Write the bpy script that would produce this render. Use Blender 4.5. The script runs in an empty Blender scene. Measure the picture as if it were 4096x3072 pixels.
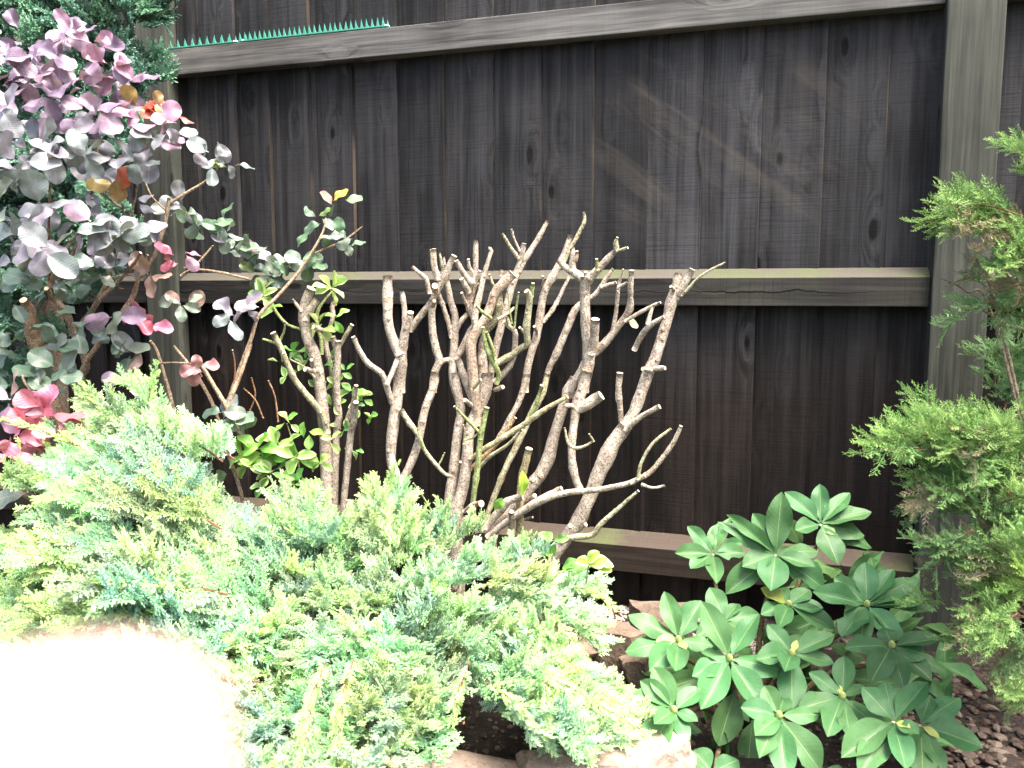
import bpy, bmesh, math, random
import numpy as np
from mathutils import Vector, Matrix

random.seed(7)
rng = np.random.default_rng(7)
R = math.radians
sc = bpy.context.scene
C = sc.collection

# ------------------------------------------------------------------ camera
F4 = 3315.0                      # focal length in photograph pixels (4096 wide)
PITCH = math.atan((1536 - 1167) / F4)
CAMH = 0.915
CAM = Vector((0, 0, CAMH))
cam = bpy.data.cameras.new('camera')
cam.sensor_width = 36.0
cam.lens = 36.0 * F4 / 4096
cam.clip_start = 0.005
cam.clip_end = 500
cam.dof.use_dof = True
cam.dof.focus_distance = 2.05
cam.dof.aperture_fstop = 8.0
camo = bpy.data.objects.new('camera', cam)
C.objects.link(camo)
camo.location = CAM
camo.rotation_euler = (math.pi / 2 - PITCH, 0, 0)
sc.camera = camo

# ------------------------------------------------------------------ light
SUN_EL, SUN_AZ = R(66), R(138)    # azimuth measured from +Y towards +X: a veiled sun high over the viewer's right shoulder
world = bpy.data.worlds.new('World')
sc.world = world
world.use_nodes = True
wn = world.node_tree
bg = wn.nodes['Background']
sky = wn.nodes.new('ShaderNodeTexSky')
sky.sky_type = 'NISHITA'
sky.sun_disc = False
sky.sun_elevation = SUN_EL
sky.sun_rotation = SUN_AZ
sky.air_density = 1.0
sky.dust_density = 7.0
sky.ozone_density = 1.0
wn.links.new(sky.outputs[0], bg.inputs[0])
bg.inputs[1].default_value = 0.08
sun = bpy.data.lights.new('sun', 'SUN')
sun.energy = 1.5
sun.angle = R(32)
sun.color = (1.0, 0.95, 0.86)
suno = bpy.data.objects.new('sun', sun)
C.objects.link(suno)
sd = Vector((math.sin(SUN_AZ) * math.cos(SUN_EL), math.cos(SUN_AZ) * math.cos(SUN_EL), math.sin(SUN_EL)))
suno.rotation_euler = sd.to_track_quat('Z', 'Y').to_euler()
suno.location = (0, 0, 6)
sc.view_settings.view_transform = 'Standard'
sc.view_settings.look = 'None'
sc.view_settings.exposure = 3.05
sc.view_settings.gamma = 1.0
sc.view_settings.use_curve_mapping = False
sc.cycles.use_adaptive_sampling = True
sc.cycles.adaptive_threshold = 0.02
sc.cycles.max_bounces = 6
sc.cycles.diffuse_bounces = 3
sc.cycles.glossy_bounces = 2
sc.cycles.transmission_bounces = 4

# ------------------------------------------------------------------ placing
FWD = Vector((0, math.cos(PITCH), -math.sin(PITCH)))
UPV = Vector((0, math.sin(PITCH), math.cos(PITCH)))
def ray(px, py):
    return Vector((1, 0, 0)) * ((px - 2048) / F4) + UPV * ((1536 - py) / F4) + FWD
def P(px, py, Y):
    d = ray(px, py)
    return CAM + d * (Y / d.y)
def Q(px, py, Y):                # the same for coordinates read in the 2212 wide view
    return P(px * 1.85172, py * 1.85172, Y)
TH = R(17.4)
FO = Vector((0, 2.5, 0))
FU = Vector((math.cos(TH), -math.sin(TH), 0))
FN = Vector((-math.sin(TH), -math.cos(TH), 0))
def FP(px, py, off):             # 2212 coordinates -> (s, z) on the fence plane moved off towards the viewer
    d = ray(px * 1.85172, py * 1.85172)
    t = (off - (CAM - FO).dot(FN)) / d.dot(FN)
    p = CAM + d * t
    return (p - FO).dot(FU), p.z

# ------------------------------------------------------------------ object helpers
def empty(name, loc, label, cat, group=None, rz=0):
    o = bpy.data.objects.new(name, None)
    o.empty_display_size = 0.05
    C.objects.link(o)
    o.location = loc
    o.rotation_euler = (0, 0, rz)
    o['label'] = label
    o['category'] = cat
    if group: o['group'] = group
    return o
def link(name, mesh, parent=None, M=None, color=None):
    o = bpy.data.objects.new(name, mesh)
    C.objects.link(o)
    if parent is not None: o.parent = parent
    if M is not None: o.matrix_basis = M
    if color is not None: o.color = (*color, 1.0) if len(color) == 3 else color
    return o
def mesh_np(name, V, F, mats, smooth=True, mi=None, tint=None, uv=None):
    me = bpy.data.meshes.new(name)
    me.from_pydata([tuple(v) for v in V], [], [tuple(f) for f in F])
    for m in mats: me.materials.append(m)
    if mi is not None: me.polygons.foreach_set('material_index', np.asarray(mi, dtype=np.int32))
    me.polygons.foreach_set('use_smooth', np.full(len(me.polygons), smooth))
    if tint is not None:
        a = me.attributes.new('tint', 'FLOAT', 'POINT')
        a.data.foreach_set('value', np.asarray(tint, dtype=np.float32))
    if uv is not None:
        a = me.attributes.new('leafuv', 'FLOAT_VECTOR', 'POINT')
        a.data.foreach_set('vector', np.asarray(uv, dtype=np.float32).ravel())
    me.update()
    return me

# ------------------------------------------------------------------ material helpers
class NT:
    def __init__(s, name):
        s.m = bpy.data.materials.new(name); s.m.use_nodes = True
        s.t = s.m.node_tree; s.b = s.t.nodes['Principled BSDF']; s.out = s.t.nodes['Material Output']
    def n(s, typ, **kw):
        nd = s.t.nodes.new(typ)
        for k, v in kw.items(): setattr(nd, k, v)
        return nd
    def l(s, a, b): s.t.links.new(a, b)
    def setin(s, nd, i, v):
        if hasattr(v, 'node'): s.l(v, nd.inputs[i])
        else: nd.inputs[i].default_value = v
    def math(s, op, a, b=0.0, c=0.0, clamp=False):
        nd = s.n('ShaderNodeMath', operation=op); nd.use_clamp = clamp
        s.setin(nd, 0, a); s.setin(nd, 1, b); s.setin(nd, 2, c)
        return nd.outputs[0]
    def mix(s, f, a, b, blend='MIX'):
        nd = s.n('ShaderNodeMix', data_type='RGBA', blend_type=blend)
        s.setin(nd, 0, f)
        for i, v in ((6, a), (7, b)):
            if isinstance(v, tuple) and len(v) == 3: v = (*v, 1)
            s.setin(nd, i, v)
        return nd.outputs[2]
    def noise(s, vec, scale, detail=4, rough=0.55, dist=0.0):
        nd = s.n('ShaderNodeTexNoise')
        if vec is not None: s.l(vec, nd.inputs['Vector'])
        nd.inputs['Scale'].default_value = scale; nd.inputs['Detail'].default_value = detail
        nd.inputs['Roughness'].default_value = rough; nd.inputs['Distortion'].default_value = dist
        return nd.outputs[0]
    def ramp(s, f, lo, hi, a=0.0, b=1.0):
        nd = s.n('ShaderNodeMapRange'); nd.clamp = True
        s.setin(nd, 0, f); s.setin(nd, 1, lo); s.setin(nd, 2, hi); s.setin(nd, 3, a); s.setin(nd, 4, b)
        return nd.outputs[0]
    def vscale(s, vec, sc_, off=None):
        nd = s.n('ShaderNodeVectorMath', operation='MULTIPLY'); s.l(vec, nd.inputs[0]); nd.inputs[1].default_value = sc_
        o = nd.outputs[0]
        if off is not None:
            nd2 = s.n('ShaderNodeVectorMath', operation='ADD'); s.l(o, nd2.inputs[0]); s.l(off, nd2.inputs[1]); o = nd2.outputs[0]
        return o
    def bump(s, h, strength=0.3, dist=0.002):
        nd = s.n('ShaderNodeBump'); nd.inputs['Strength'].default_value = strength; nd.inputs['Distance'].default_value = dist
        s.l(h, nd.inputs['Height']); s.l(nd.outputs[0], s.b.inputs['Normal'])
    def objrand(s):
        oi = s.n('ShaderNodeObjectInfo'); return oi.outputs['Random'], oi.outputs['Color']
    def coord(s): return s.n('ShaderNodeTexCoord').outputs['Object']
    def base(s, col, rough=0.6, spec=0.4):
        s.setin(s.b, 'Base Color', (*col, 1) if isinstance(col, tuple) and len(col) == 3 else col)
        s.setin(s.b, 'Roughness', rough); s.setin(s.b, 'Specular IOR Level', spec)

sun_streak_nodes = []
def wood_mat(name, along, lo, hi, worn, green=0.0, crack=None, rough=0.62, brown_shade_z=None, sawk=1.0):
    """stained sawn timber; along = axis index of the grain"""
    t = NT(name); rnd, _ = t.objrand(); co = t.coord()
    off = t.n('ShaderNodeCombineXYZ')
    t.l(t.math('MULTIPLY', rnd, 37.0), off.inputs[0]); t.l(t.math('MULTIPLY', rnd, 91.0), off.inputs[2]); t.l(t.math('MULTIPLY', rnd, 53.0), off.inputs[1])
    offv = off.outputs[0]
    s1 = [38.0, 38.0, 38.0]; s1[along] = 1.1
    s2 = [170.0, 170.0, 170.0]; s2[along] = 5.0
    s3 = [4.0, 4.0, 4.0]; s3[along] = 240.0
    if along == 0: s3 = [190.0, 4.0, 6.0]
    # knots bend the grain
    kv = [9.0, 9.0, 9.0]; kv[along] = 3.4
    vor = t.n('ShaderNodeTexVoronoi'); t.l(t.vscale(co, kv, offv), vor.inputs['Vector']); vor.inputs['Scale'].default_value = 1.0
    kd = t.math('ADD', vor.outputs['Distance'], t.math('MULTIPLY', t.math('SUBTRACT', t.noise(co, 28.0, 3, 0.6), 0.5), 0.09))
    knot = t.ramp(kd, 0.11, 0.07)
    kring = t.ramp(kd, 0.35, 0.08)
    kr = t.n('ShaderNodeCombineXYZ'); t.l(t.math('MULTIPLY', kring, 1.6), kr.inputs[0]); t.l(t.math('MULTIPLY', kring, 1.6), kr.inputs[2]); 
    a1 = t.vscale(co, s1, offv)
    ad = t.n('ShaderNodeVectorMath', operation='ADD'); t.l(a1, ad.inputs[0]); t.l(kr.outputs[0], ad.inputs[1])
    g1 = t.noise(ad.outputs[0], 1.0, 5, 0.6, 0.3)
    g2 = t.noise(t.vscale(co, s2, offv), 1.0, 3, 0.6)
    saw = t.noise(t.vscale(co, s3, offv), 1.0, 3, 0.75)
    big = t.noise(t.vscale(co, [3.0, 3.0, 3.0], offv), 1.0, 3, 0.6)
    f = t.math('ADD', t.math('MULTIPLY', g1, 0.55), t.math('MULTIPLY', g2, 0.3))
    f = t.math('ADD', f, t.math('MULTIPLY', big, 0.35))
    f = t.ramp(f, 0.49, 0.72)
    col = t.mix(f, lo, hi)
    sawf = t.ramp(saw, 0.46, 0.34)
    sawf = t.math('MULTIPLY', sawf, t.ramp(big, 0.4, 0.62, 0.15, 1.0))
    col = t.mix(t.math('MULTIPLY', sawf, 0.4 * sawk), col, (lo[0] * 0.35, lo[1] * 0.35, lo[2] * 0.35))
    # worn streaks where the stain is thin
    wv = [9.0, 9.0, 9.0]; wv[along] = 0.9
    w = t.noise(t.vscale(co, wv, offv), 1.0, 4, 0.7, 0.2)
    wf = t.math('MULTIPLY', t.ramp(w, 0.6, 0.8), t.ramp(t.math('FRACT', t.math('MULTIPLY', rnd, 7.13)), 0.15, 1.0))
    col = t.mix(t.math('MULTIPLY', wf, 0.6), col, worn)
    col = t.mix(knot, col, (lo[0] * 0.3, lo[1] * 0.25, lo[2] * 0.2))
    if brown_shade_z is not None:       # thick edges rubbed back to brown wood here and there
        se = t.n('ShaderNodeSeparateXYZ'); t.l(co, se.inputs[0])
        en = t.noise(t.vscale(co, [0.0, 0.0, 3.0], offv), 1.0, 3, 0.6)
        ef = t.math('MULTIPLY', t.ramp(se.outputs[0], -0.0045, -0.0015), t.ramp(en, 0.5, 0.66))
        ef = t.math('MULTIPLY', ef, t.ramp(t.math('FRACT', t.math('MULTIPLY', rnd, 5.77)), 0.3, 0.9))
        col = t.mix(t.math('MULTIPLY', ef, 0.85), col, worn)
    if brown_shade_z is not None:       # browner stain below, darkened further to paint in shade on the lower boards
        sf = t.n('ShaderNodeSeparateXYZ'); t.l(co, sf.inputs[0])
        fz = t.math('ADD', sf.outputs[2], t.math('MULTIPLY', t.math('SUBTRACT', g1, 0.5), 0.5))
        ff = t.ramp(fz, brown_shade_z - 0.25, brown_shade_z + 0.15)
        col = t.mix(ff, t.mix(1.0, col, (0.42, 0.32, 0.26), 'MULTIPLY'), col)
    # board to board difference
    v = t.ramp(t.math('FRACT', t.math('MULTIPLY', rnd, 13.7)), 0, 1, 0.62, 1.35)
    hv = t.n('ShaderNodeHueSaturation'); t.l(v, hv.inputs['Value']); t.l(col, hv.inputs['Color']); col = hv.outputs[0]
    if green > 0:
        ge = t.n('ShaderNodeNewGeometry'); sp = t.n('ShaderNodeSeparateXYZ'); t.l(ge.outputs['Normal'], sp.inputs[0])
        gm = t.noise(co, 5.0, 4, 0.7)
        spx = t.n('ShaderNodeSeparateXYZ'); t.l(co, spx.inputs[0])
        gm = t.math('ADD', gm, t.ramp(spx.outputs[0], 0.4, 1.05, 0.0, 0.16))
        gf = t.math('MULTIPLY', t.ramp(sp.outputs[2], 0.3, 0.7, 0.1, 1.0), t.ramp(gm, 0.53, 0.72))
        top = t.ramp(sp.outputs[2], 0.3, 0.7)
        col = t.mix(t.math('MULTIPLY', top, 0.9), col, worn)
        col = t.mix(t.math('MULTIPLY', gf, green), col, (0.075, 0.092, 0.036))
    if brown_shade_z is not None:       # scratches and slanting reflected-sun streaks, painted into the middle boards' colour
        tcf = t.n('ShaderNodeTexCoord'); sun_streak_nodes.append(tcf)
        rot = t.n('ShaderNodeMapping'); t.l(tcf.outputs['Object'], rot.inputs[0]); rot.inputs['Rotation'].default_value = (0, R(-36), 0)
        sn = t.noise(t.vscale(rot.outputs[0], [2.2, 0.0, 13.0]), 1.0, 4, 0.6, 0.6)
        sm = t.n('ShaderNodeSeparateXYZ'); t.l(tcf.outputs['Object'], sm.inputs[0])
        msk = t.math('MULTIPLY', t.math('MULTIPLY', t.ramp(sm.outputs[0], 0.0, 0.35), t.ramp(sm.outputs[0], 1.0, 0.7)), t.math('MULTIPLY', t.ramp(sm.outputs[2], 1.0, 1.25), t.ramp(sm.outputs[2], 1.62, 1.45)))
        pat = t.ramp(t.noise(t.vscale(tcf.outputs['Object'], [3.0, 0.0, 3.0]), 1.0, 2), 0.36, 0.6)
        sun_streak = t.math('MULTIPLY', t.math('MULTIPLY', t.ramp(sn, 0.48, 0.74), msk), pat)
        col = t.mix(t.math('MULTIPLY', sun_streak, 0.8), col, (0.115, 0.098, 0.076))
    h = t.math('ADD', t.math('MULTIPLY', g2, 0.5), t.math('MULTIPLY', saw, 0.9 * sawk))
    if crack is not None:
        sp2 = t.n('ShaderNodeSeparateXYZ'); t.l(co, sp2.inputs[0])
        cn = t.noise(t.vscale(co, [7.0, 0.0, 0.0]), 1.0, 4, 0.6)
        dz = t.math('SUBTRACT', sp2.outputs[2], t.math('ADD', t.math('MULTIPLY', cn, 0.045), crack - 0.0225))
        cw = t.math('MULTIPLY', t.ramp(t.noise(t.vscale(co, [2.2, 0, 0]), 1.0, 2), 0.4, 0.62), 0.0026)
        ck = t.math('LESS_THAN', t.math('ABSOLUTE', dz), cw)
        col = t.mix(ck, col, (0.004, 0.004, 0.004)); h = t.math('SUBTRACT', h, t.math('MULTIPLY', ck, 2.0))
    t.base(col, t.ramp(g2, 0.3, 0.7, rough - 0.1, rough + 0.15), 0.16)
    t.bump(h, 0.55, 0.002)
    return t.m

BOARD = wood_mat('stained_board', 2, (0.009, 0.0088, 0.0092), (0.042, 0.0415, 0.0435), (0.085, 0.066, 0.046), brown_shade_z=0.85)
RAIL = wood_mat('stained_rail', 0, (0.012, 0.009, 0.007), (0.034, 0.026, 0.021), (0.062, 0.046, 0.036), green=0.85)
RAILC = wood_mat('cracked_rail', 0, (0.010, 0.0095, 0.009), (0.036, 0.033, 0.030), (0.085, 0.077, 0.062), green=0.85, crack=0.0)
RAILT = wood_mat('weathered_rail', 0, (0.032, 0.031, 0.030), (0.13, 0.126, 0.12), (0.30, 0.28, 0.25), green=0.25, sawk=0.35)
POST = wood_mat('weathered_post', 2, (0.026, 0.028, 0.023), (0.082, 0.085, 0.070), (0.12, 0.12, 0.09), sawk=0.15)

def leaf_mat(name, vein, vw=0.045, rough=0.42, transl=0.25, margin=None, mottle=0.25, spec=0.5, sidevein=0.1, bumpk=0.18):
    t = NT(name); rnd, colr = t.objrand()
    at = t.n('ShaderNodeAttribute', attribute_name='leafuv')
    sp = t.n('ShaderNodeSeparateXYZ'); t.l(at.outputs['Vector'], sp.inputs[0])
    u = t.math('ABSOLUTE', sp.outputs[0]); v = sp.outputs[1]
    co = t.coord()
    nz = t.noise(t.vscale(co, [5.0, 5.0, 5.0]), 1.0, 4, 0.6)
    hv = t.n('ShaderNodeHueSaturation'); t.l(colr, hv.inputs['Color'])
    t.l(t.ramp(nz, 0.3, 0.7, 1 - mottle, 1 + mottle), hv.inputs['Value'])
    t.l(t.ramp(rnd, 0, 1, 0.485, 0.515), hv.inputs['Hue'])
    col = hv.outputs[0]
    if margin is not None:
        mn = t.math('ADD', u, t.math('MULTIPLY', t.math('SUBTRACT', t.noise(t.vscale(co, [9.0, 9.0, 9.0]), 1.0, 3), 0.5), 0.9))
        col = t.mix(t.ramp(mn, 0.5, 0.62), col, margin)
    so = t.n('ShaderNodeCombineXYZ'); t.l(t.math('MULTIPLY', rnd, 71.0), so.inputs[0]); t.l(t.math('MULTIPLY', rnd, 29.0), so.inputs[1])
    spn = t.noise(t.vscale(co, [6.0, 6.0, 0.0], so.outputs[0]), 1.0, 3, 0.7)
    col = t.mix(t.math('MULTIPLY', t.ramp(spn, 0.70, 0.76), 0.75), col, (0.16, 0.10, 0.035))
    # side veins
    sv = t.math('SINE', t.math('ADD', t.math('MULTIPLY', v, 75.0), t.math('MULTIPLY', u, -14.0)))
    col = t.mix(t.math('MULTIPLY', t.ramp(sv, 0.75, 1.0), sidevein), col, vein)
    rib = t.ramp(u, vw, vw * 0.4)
    col = t.mix(t.math('MULTIPLY', rib, 0.75), col, vein)
    t.base(col, rough, spec)
    h = t.math('ADD', t.math('MULTIPLY', sv, 0.3), t.math('MULTIPLY', nz, 1.2))
    t.bump(h, bumpk, 0.003)
    tr = t.n('ShaderNodeBsdfTranslucent'); t.l(t.mix(0.5, col, t.mix(1.0, col, (1.0, 1.0, 0.35), 'MULTIPLY')), tr.inputs[0])
    mx = t.n('ShaderNodeMixShader'); mx.inputs[0].default_value = transl
    t.l(t.b.outputs[0], mx.inputs[1]); t.l(tr.outputs[0], mx.inputs[2]); t.l(mx.outputs[0], t.out.inputs[0])
    return t.m

RHODO = leaf_mat('rhododendron_leaf', (0.27, 0.36, 0.13), 0.03, 0.5, 0.14, mottle=0.1, sidevein=0.03, spec=0.3, bumpk=0.08)
SMOKE = leaf_mat('smoke_bush_leaf', (0.36, 0.24, 0.2), 0.03, 0.38, 0.2, mottle=0.2, sidevein=0.1, spec=0.75)
EUON = leaf_mat('euonymus_leaf', (0.42, 0.5, 0.18), 0.04, 0.4, 0.3, margin=(0.50, 0.60, 0.28), mottle=0.15)
EUONP = leaf_mat('euonymus_leaf_plain', (0.42, 0.5, 0.18), 0.04, 0.4, 0.3, mottle=0.15)

def needle_mat(name, inner, tip, transl=0.25, rough=0.55):
    t = NT(name); rnd, colr = t.objrand(); co = t.coord()
    at = t.n('ShaderNodeAttribute', attribute_name='tint')
    nz = t.noise(co, 3.0, 2)
    f = t.math('ADD', at.outputs['Fac'], t.math('MULTIPLY', t.math('SUBTRACT', nz, 0.5), 0.6))
    f = t.math('ADD', f, t.math('MULTIPLY', t.math('SUBTRACT', rnd, 0.5), 0.4), clamp=True)
    col = t.mix(f, inner, tip)
    col = t.mix(1.0, col, colr, 'MULTIPLY')
    t.base(col, rough, 0.3)
    tr = t.n('ShaderNodeBsdfTranslucent'); t.l(col, tr.inputs[0])
    mx = t.n('ShaderNodeMixShader'); mx.inputs[0].default_value = transl
    t.l(t.b.outputs[0], mx.inputs[1]); t.l(tr.outputs[0], mx.inputs[2]); t.l(mx.outputs[0], t.out.inputs[0])
    return t.m
JUNA = needle_mat('blue_green_juniper_needle', (0.42, 0.64, 0.50), (0.66, 0.83, 0.42), 0.46)
JUNB = needle_mat('green_juniper_scale', (0.11, 0.25, 0.09), (0.30, 0.46, 0.18))
CONI = needle_mat('dark_conifer_scale', (0.11, 0.26, 0.18), (0.27, 0.48, 0.32))

def bark_mat(name, a, b, lichen=0.35, usecol=True):
    t = NT(name); rnd, colr = t.objrand(); co = t.coord()
    n1 = t.noise(co, 55.0, 5, 0.65); n2 = t.noise(co, 260.0, 3, 0.6); n3 = t.noise(co, 38.0, 5, 0.75)
    col = t.mix(t.ramp(n1, 0.35, 0.68), a, b)
    col = t.mix(t.math('MULTIPLY', t.ramp(n2, 0.53, 0.4), 0.8), col, (a[0] * 0.38, a[1] * 0.34, a[2] * 0.3))
    col = t.mix(t.math('MULTIPLY', t.ramp(n3, 0.55, 0.68), lichen), col, (0.62, 0.60, 0.52))
    if usecol: col = t.mix(1.0, col, colr, 'MULTIPLY')
    t.base(col, 0.85, 0.2)
    t.bump(t.math('ADD', t.math('MULTIPLY', n1, 0.6), n2), 0.6, 0.002)
    return t.m
BARK = bark_mat('pruned_stem_bark', (0.25, 0.20, 0.158), (0.55, 0.475, 0.39), 0.6)
TWIG = bark_mat('smoke_bush_bark', (0.18, 0.13, 0.09), (0.38, 0.30, 0.22), 0.2)
RED = bark_mat('juniper_branch_bark', (0.17, 0.07, 0.04), (0.26, 0.14, 0.09), 0.1, False)
def plain(name, col, rough=0.7, spec=0.3, var=0.15, sc_=40.0):
    t = NT(name); n = t.noise(t.coord(), sc_, 4)
    c = t.mix(t.ramp(n, 0.3, 0.7), tuple(x * (1 - var) for x in col), tuple(min(1, x * (1 + var)) for x in col))
    t.base(c, rough, spec); t.bump(n, 0.2, 0.001)
    return t.m
CUT = plain('fresh_cut_wood', (0.62, 0.48, 0.32), 0.8, 0.2, 0.2, 300)
SCAR = plain('bud_scar', (0.34, 0.20, 0.11), 0.85, 0.2, 0.3, 300)
PLAST = plain('green_plastic', (0.045, 0.22, 0.16), 0.4, 0.5, 0.1)
WHITE = plain('white_plastic', (0.75, 0.78, 0.8), 0.4, 0.5, 0.05)
TIPW = plain('young_juniper_wood', (0.42, 0.40, 0.16))
BUD = plain('rhododendron_bud', (0.36, 0.42, 0.13), 0.5, 0.4, 0.2, 120)

# ------------------------------------------------------------------ ground
def soil_mat():
    t = NT('dark_garden_soil'); co = t.coord()
    n1 = t.noise(co, 9.0, 6, 0.7); n2 = t.noise(co, 70.0, 5, 0.7)
    col = t.mix(t.ramp(n1, 0.35, 0.65), (0.020, 0.016, 0.013), (0.055, 0.043, 0.036))
    col = t.mix(t.ramp(n2, 0.56, 0.74), col, (0.13, 0.09, 0.07))
    t.base(col, 0.95, 0.15); t.bump(t.math('ADD', n1, n2), 0.9, 0.012)
    return t.m
def hgt(x, y):
    w = math.exp(-((x - 0.2) ** 2 + (y - 1.6) ** 2) / 6)
    return w * (0.018 * math.sin(5 * x + 1.3) * math.cos(4 * y) + 0.010 * math.sin(17 * x + 3 * y) * math.sin(13 * y - 5 * x) + 0.006 * math.sin(41 * x) * math.sin(37 * y + 1)) - 0.012
def ground():
    def axis(lo, hi):
        a = list(np.arange(lo, hi, 0.03))
        return np.array([-160, -60, -20, -8, -5] + [v for v in a] + [5, 8, 20, 60, 160])
    xs = axis(-3.0, 3.0); ys = axis(-1.5, 4.0)
    V = []; F = []
    for y in ys:
        for x in xs: V.append((x, y, hgt(x, y) + (rng.normal() * 0.003 if abs(x) < 3 and -1.5 < y < 4 else 0)))
    nx = len(xs)
    for j in range(len(ys) - 1):
        for i in range(nx - 1):
            a = j * nx + i; F.append((a, a + 1, a + nx + 1, a + nx))
    o = link('ground', mesh_np('ground', V, F, [soil_mat()]))
    o['kind'] = 'structure'; o['label'] = 'dark brown garden soil of the flower bed'
ground()

# ------------------------------------------------------------------ fence
fence = empty('fence', FO, 'tall dark stained close-board timber fence with three rails and posts', 'fence', rz=-TH)
for tcf_ in sun_streak_nodes: tcf_.object = fence
def prism(prof, x0, x1, along='x'):
    """prof: list of (a, b) closed outline; extruded between x0 and x1 along local x (prof = y, z) or z (prof = x, y)"""
    V = []; n = len(prof)
    for x in (x0, x1):
        for a, b in prof: V.append((x, a, b) if along == 'x' else (a, b, x))
    F = [tuple(range(n)), tuple(range(2 * n - 1, n - 1, -1))]
    for i in range(n): F.append((i, i + n, (i + 1) % n + n, (i + 1) % n))
    return V, F
def solid(name, parts, mat, parent, bevel=0.0):
    bm = bmesh.new()
    for V, F in parts:
        vs = [bm.verts.new(v) for v in V]
        for f in F: bm.faces.new([vs[i] for i in f])
    bmesh.ops.recalc_face_normals(bm, faces=bm.faces)
    if bevel: bmesh.ops.bevel(bm, geom=[e for e in bm.edges], offset=bevel, segments=2, affect='EDGES', profile=0.6)
    me = bpy.data.meshes.new(name); bm.to_mesh(me); bm.free(); me.materials.append(mat)
    return link(name, me, parent)
FH = 2.02
edges_px = [376, 441, 524, 595, 681, 771.5, 865, 965, 1068, 1170, 1281, 1395, 1511, 1636, 1769, 1901, 2040]
ss = [FP(x, 560, 0.012)[0] for x in edges_px]
w0 = 0.148
left = [ss[0] - w0 * k for k in range(18, 0, -1)]
right = [ss[-1] + w0 * k for k in range(1, 16)]
ss = left + ss + right
crack_s = FP(924, 700, 0.012)[0]
def bprof(s0, s1, a, b):
    # feather edge: thin left edge, thick right edge
    def fr(s): return -(0.006 + 0.017 * (s - s0) / (s1 - s0))
    def bk(s): return -(0.000 + 0.007 * (s - s0) / (s1 - s0))
    return [(a, bk(a)), (b, bk(b)), (b, fr(b)), (a, fr(a))]
for i in range(len(ss) - 1):
    a, b = ss[i] - 0.018, ss[i + 1]
    top = FH + random.uniform(-0.004, 0.004); zb = -0.04 + random.uniform(-0.01, 0.01)
    if a < crack_s < b:
        g = 0.0016; zc = FP(924, 565, 0.012)[1]
        parts = [prism(bprof(a, b, a, b), zc, top, 'z'), prism(bprof(a, b, a, crack_s - g), zb, zc, 'z'), prism(bprof(a, b, crack_s + g, b), zb, zc, 'z')]
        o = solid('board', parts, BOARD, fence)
    else:
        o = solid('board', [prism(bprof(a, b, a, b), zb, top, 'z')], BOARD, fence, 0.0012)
    o.data.transform(Matrix.Translation((-b, 0, 0))); o.location.x = b
    # a slight lean differs from board to board
# posts
pr0, pr1 = FP(2032, 300, 0.088)[0], FP(2158, 300, 0.088)[0]
pl1 = FP(375, 400, 0.07)[0]; pl0 = pl1 - 0.125
span = pl1 - 0.125 - 0.0
posts = [(pl0, pl1, 0.075), (pr0, pr1, 0.088), (pl0 - 2.5, pl1 - 2.5, 0.08), (pr0 + 2.4, pr1 + 2.4, 0.08)]
for a, b, d in posts:
    solid('post', [prism([(a, -0.0245), (b, -0.0245), (b, -d), (a, -d)], -0.1, FH + 0.06, 'z')], POST, fence, 0.004)
# rails: (front top, front bottom) heights measured at one column of the view
def rail(pxc, yt, yb, depth, slope, mat, name='rail'):
    zt = FP(pxc, yt, 0.02 + depth)[1]; zb = FP(pxc, yb, 0.02 + depth)[1]
    zm = (zt + zb) / 2
    for a, b in ((pl1 + 0.001, pr0 - 0.001), (pl1 - 2.5 + 0.001, pl0 - 0.001), (pr1 + 0.001, pr0 + 2.4 - 0.001)):
        prof = [(-0.0195, zb - zm), (-0.0195 - depth, zb - zm), (-0.0195 - depth, zt - zm), (-0.0195, zt - zm + slope)]
        o = solid(name, [prism(prof, a, b, 'x')], mat, fence, 0.0025)
        o.location.z = zm
    return zt, zb
RT = rail(1026, 39, 101.5, 0.045, 0.004, RAILT)
RM = rail(1404, 601, 660, 0.045, 0.026, RAILC)
RL = rail(1404, 1184, 1241, 0.05, 0.034, RAIL)
solid('gravel_board', [prism([(-0.0005, -0.05), (-0.0005, 0.0)], 0, 1)], RAIL, fence) if False else None

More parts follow.
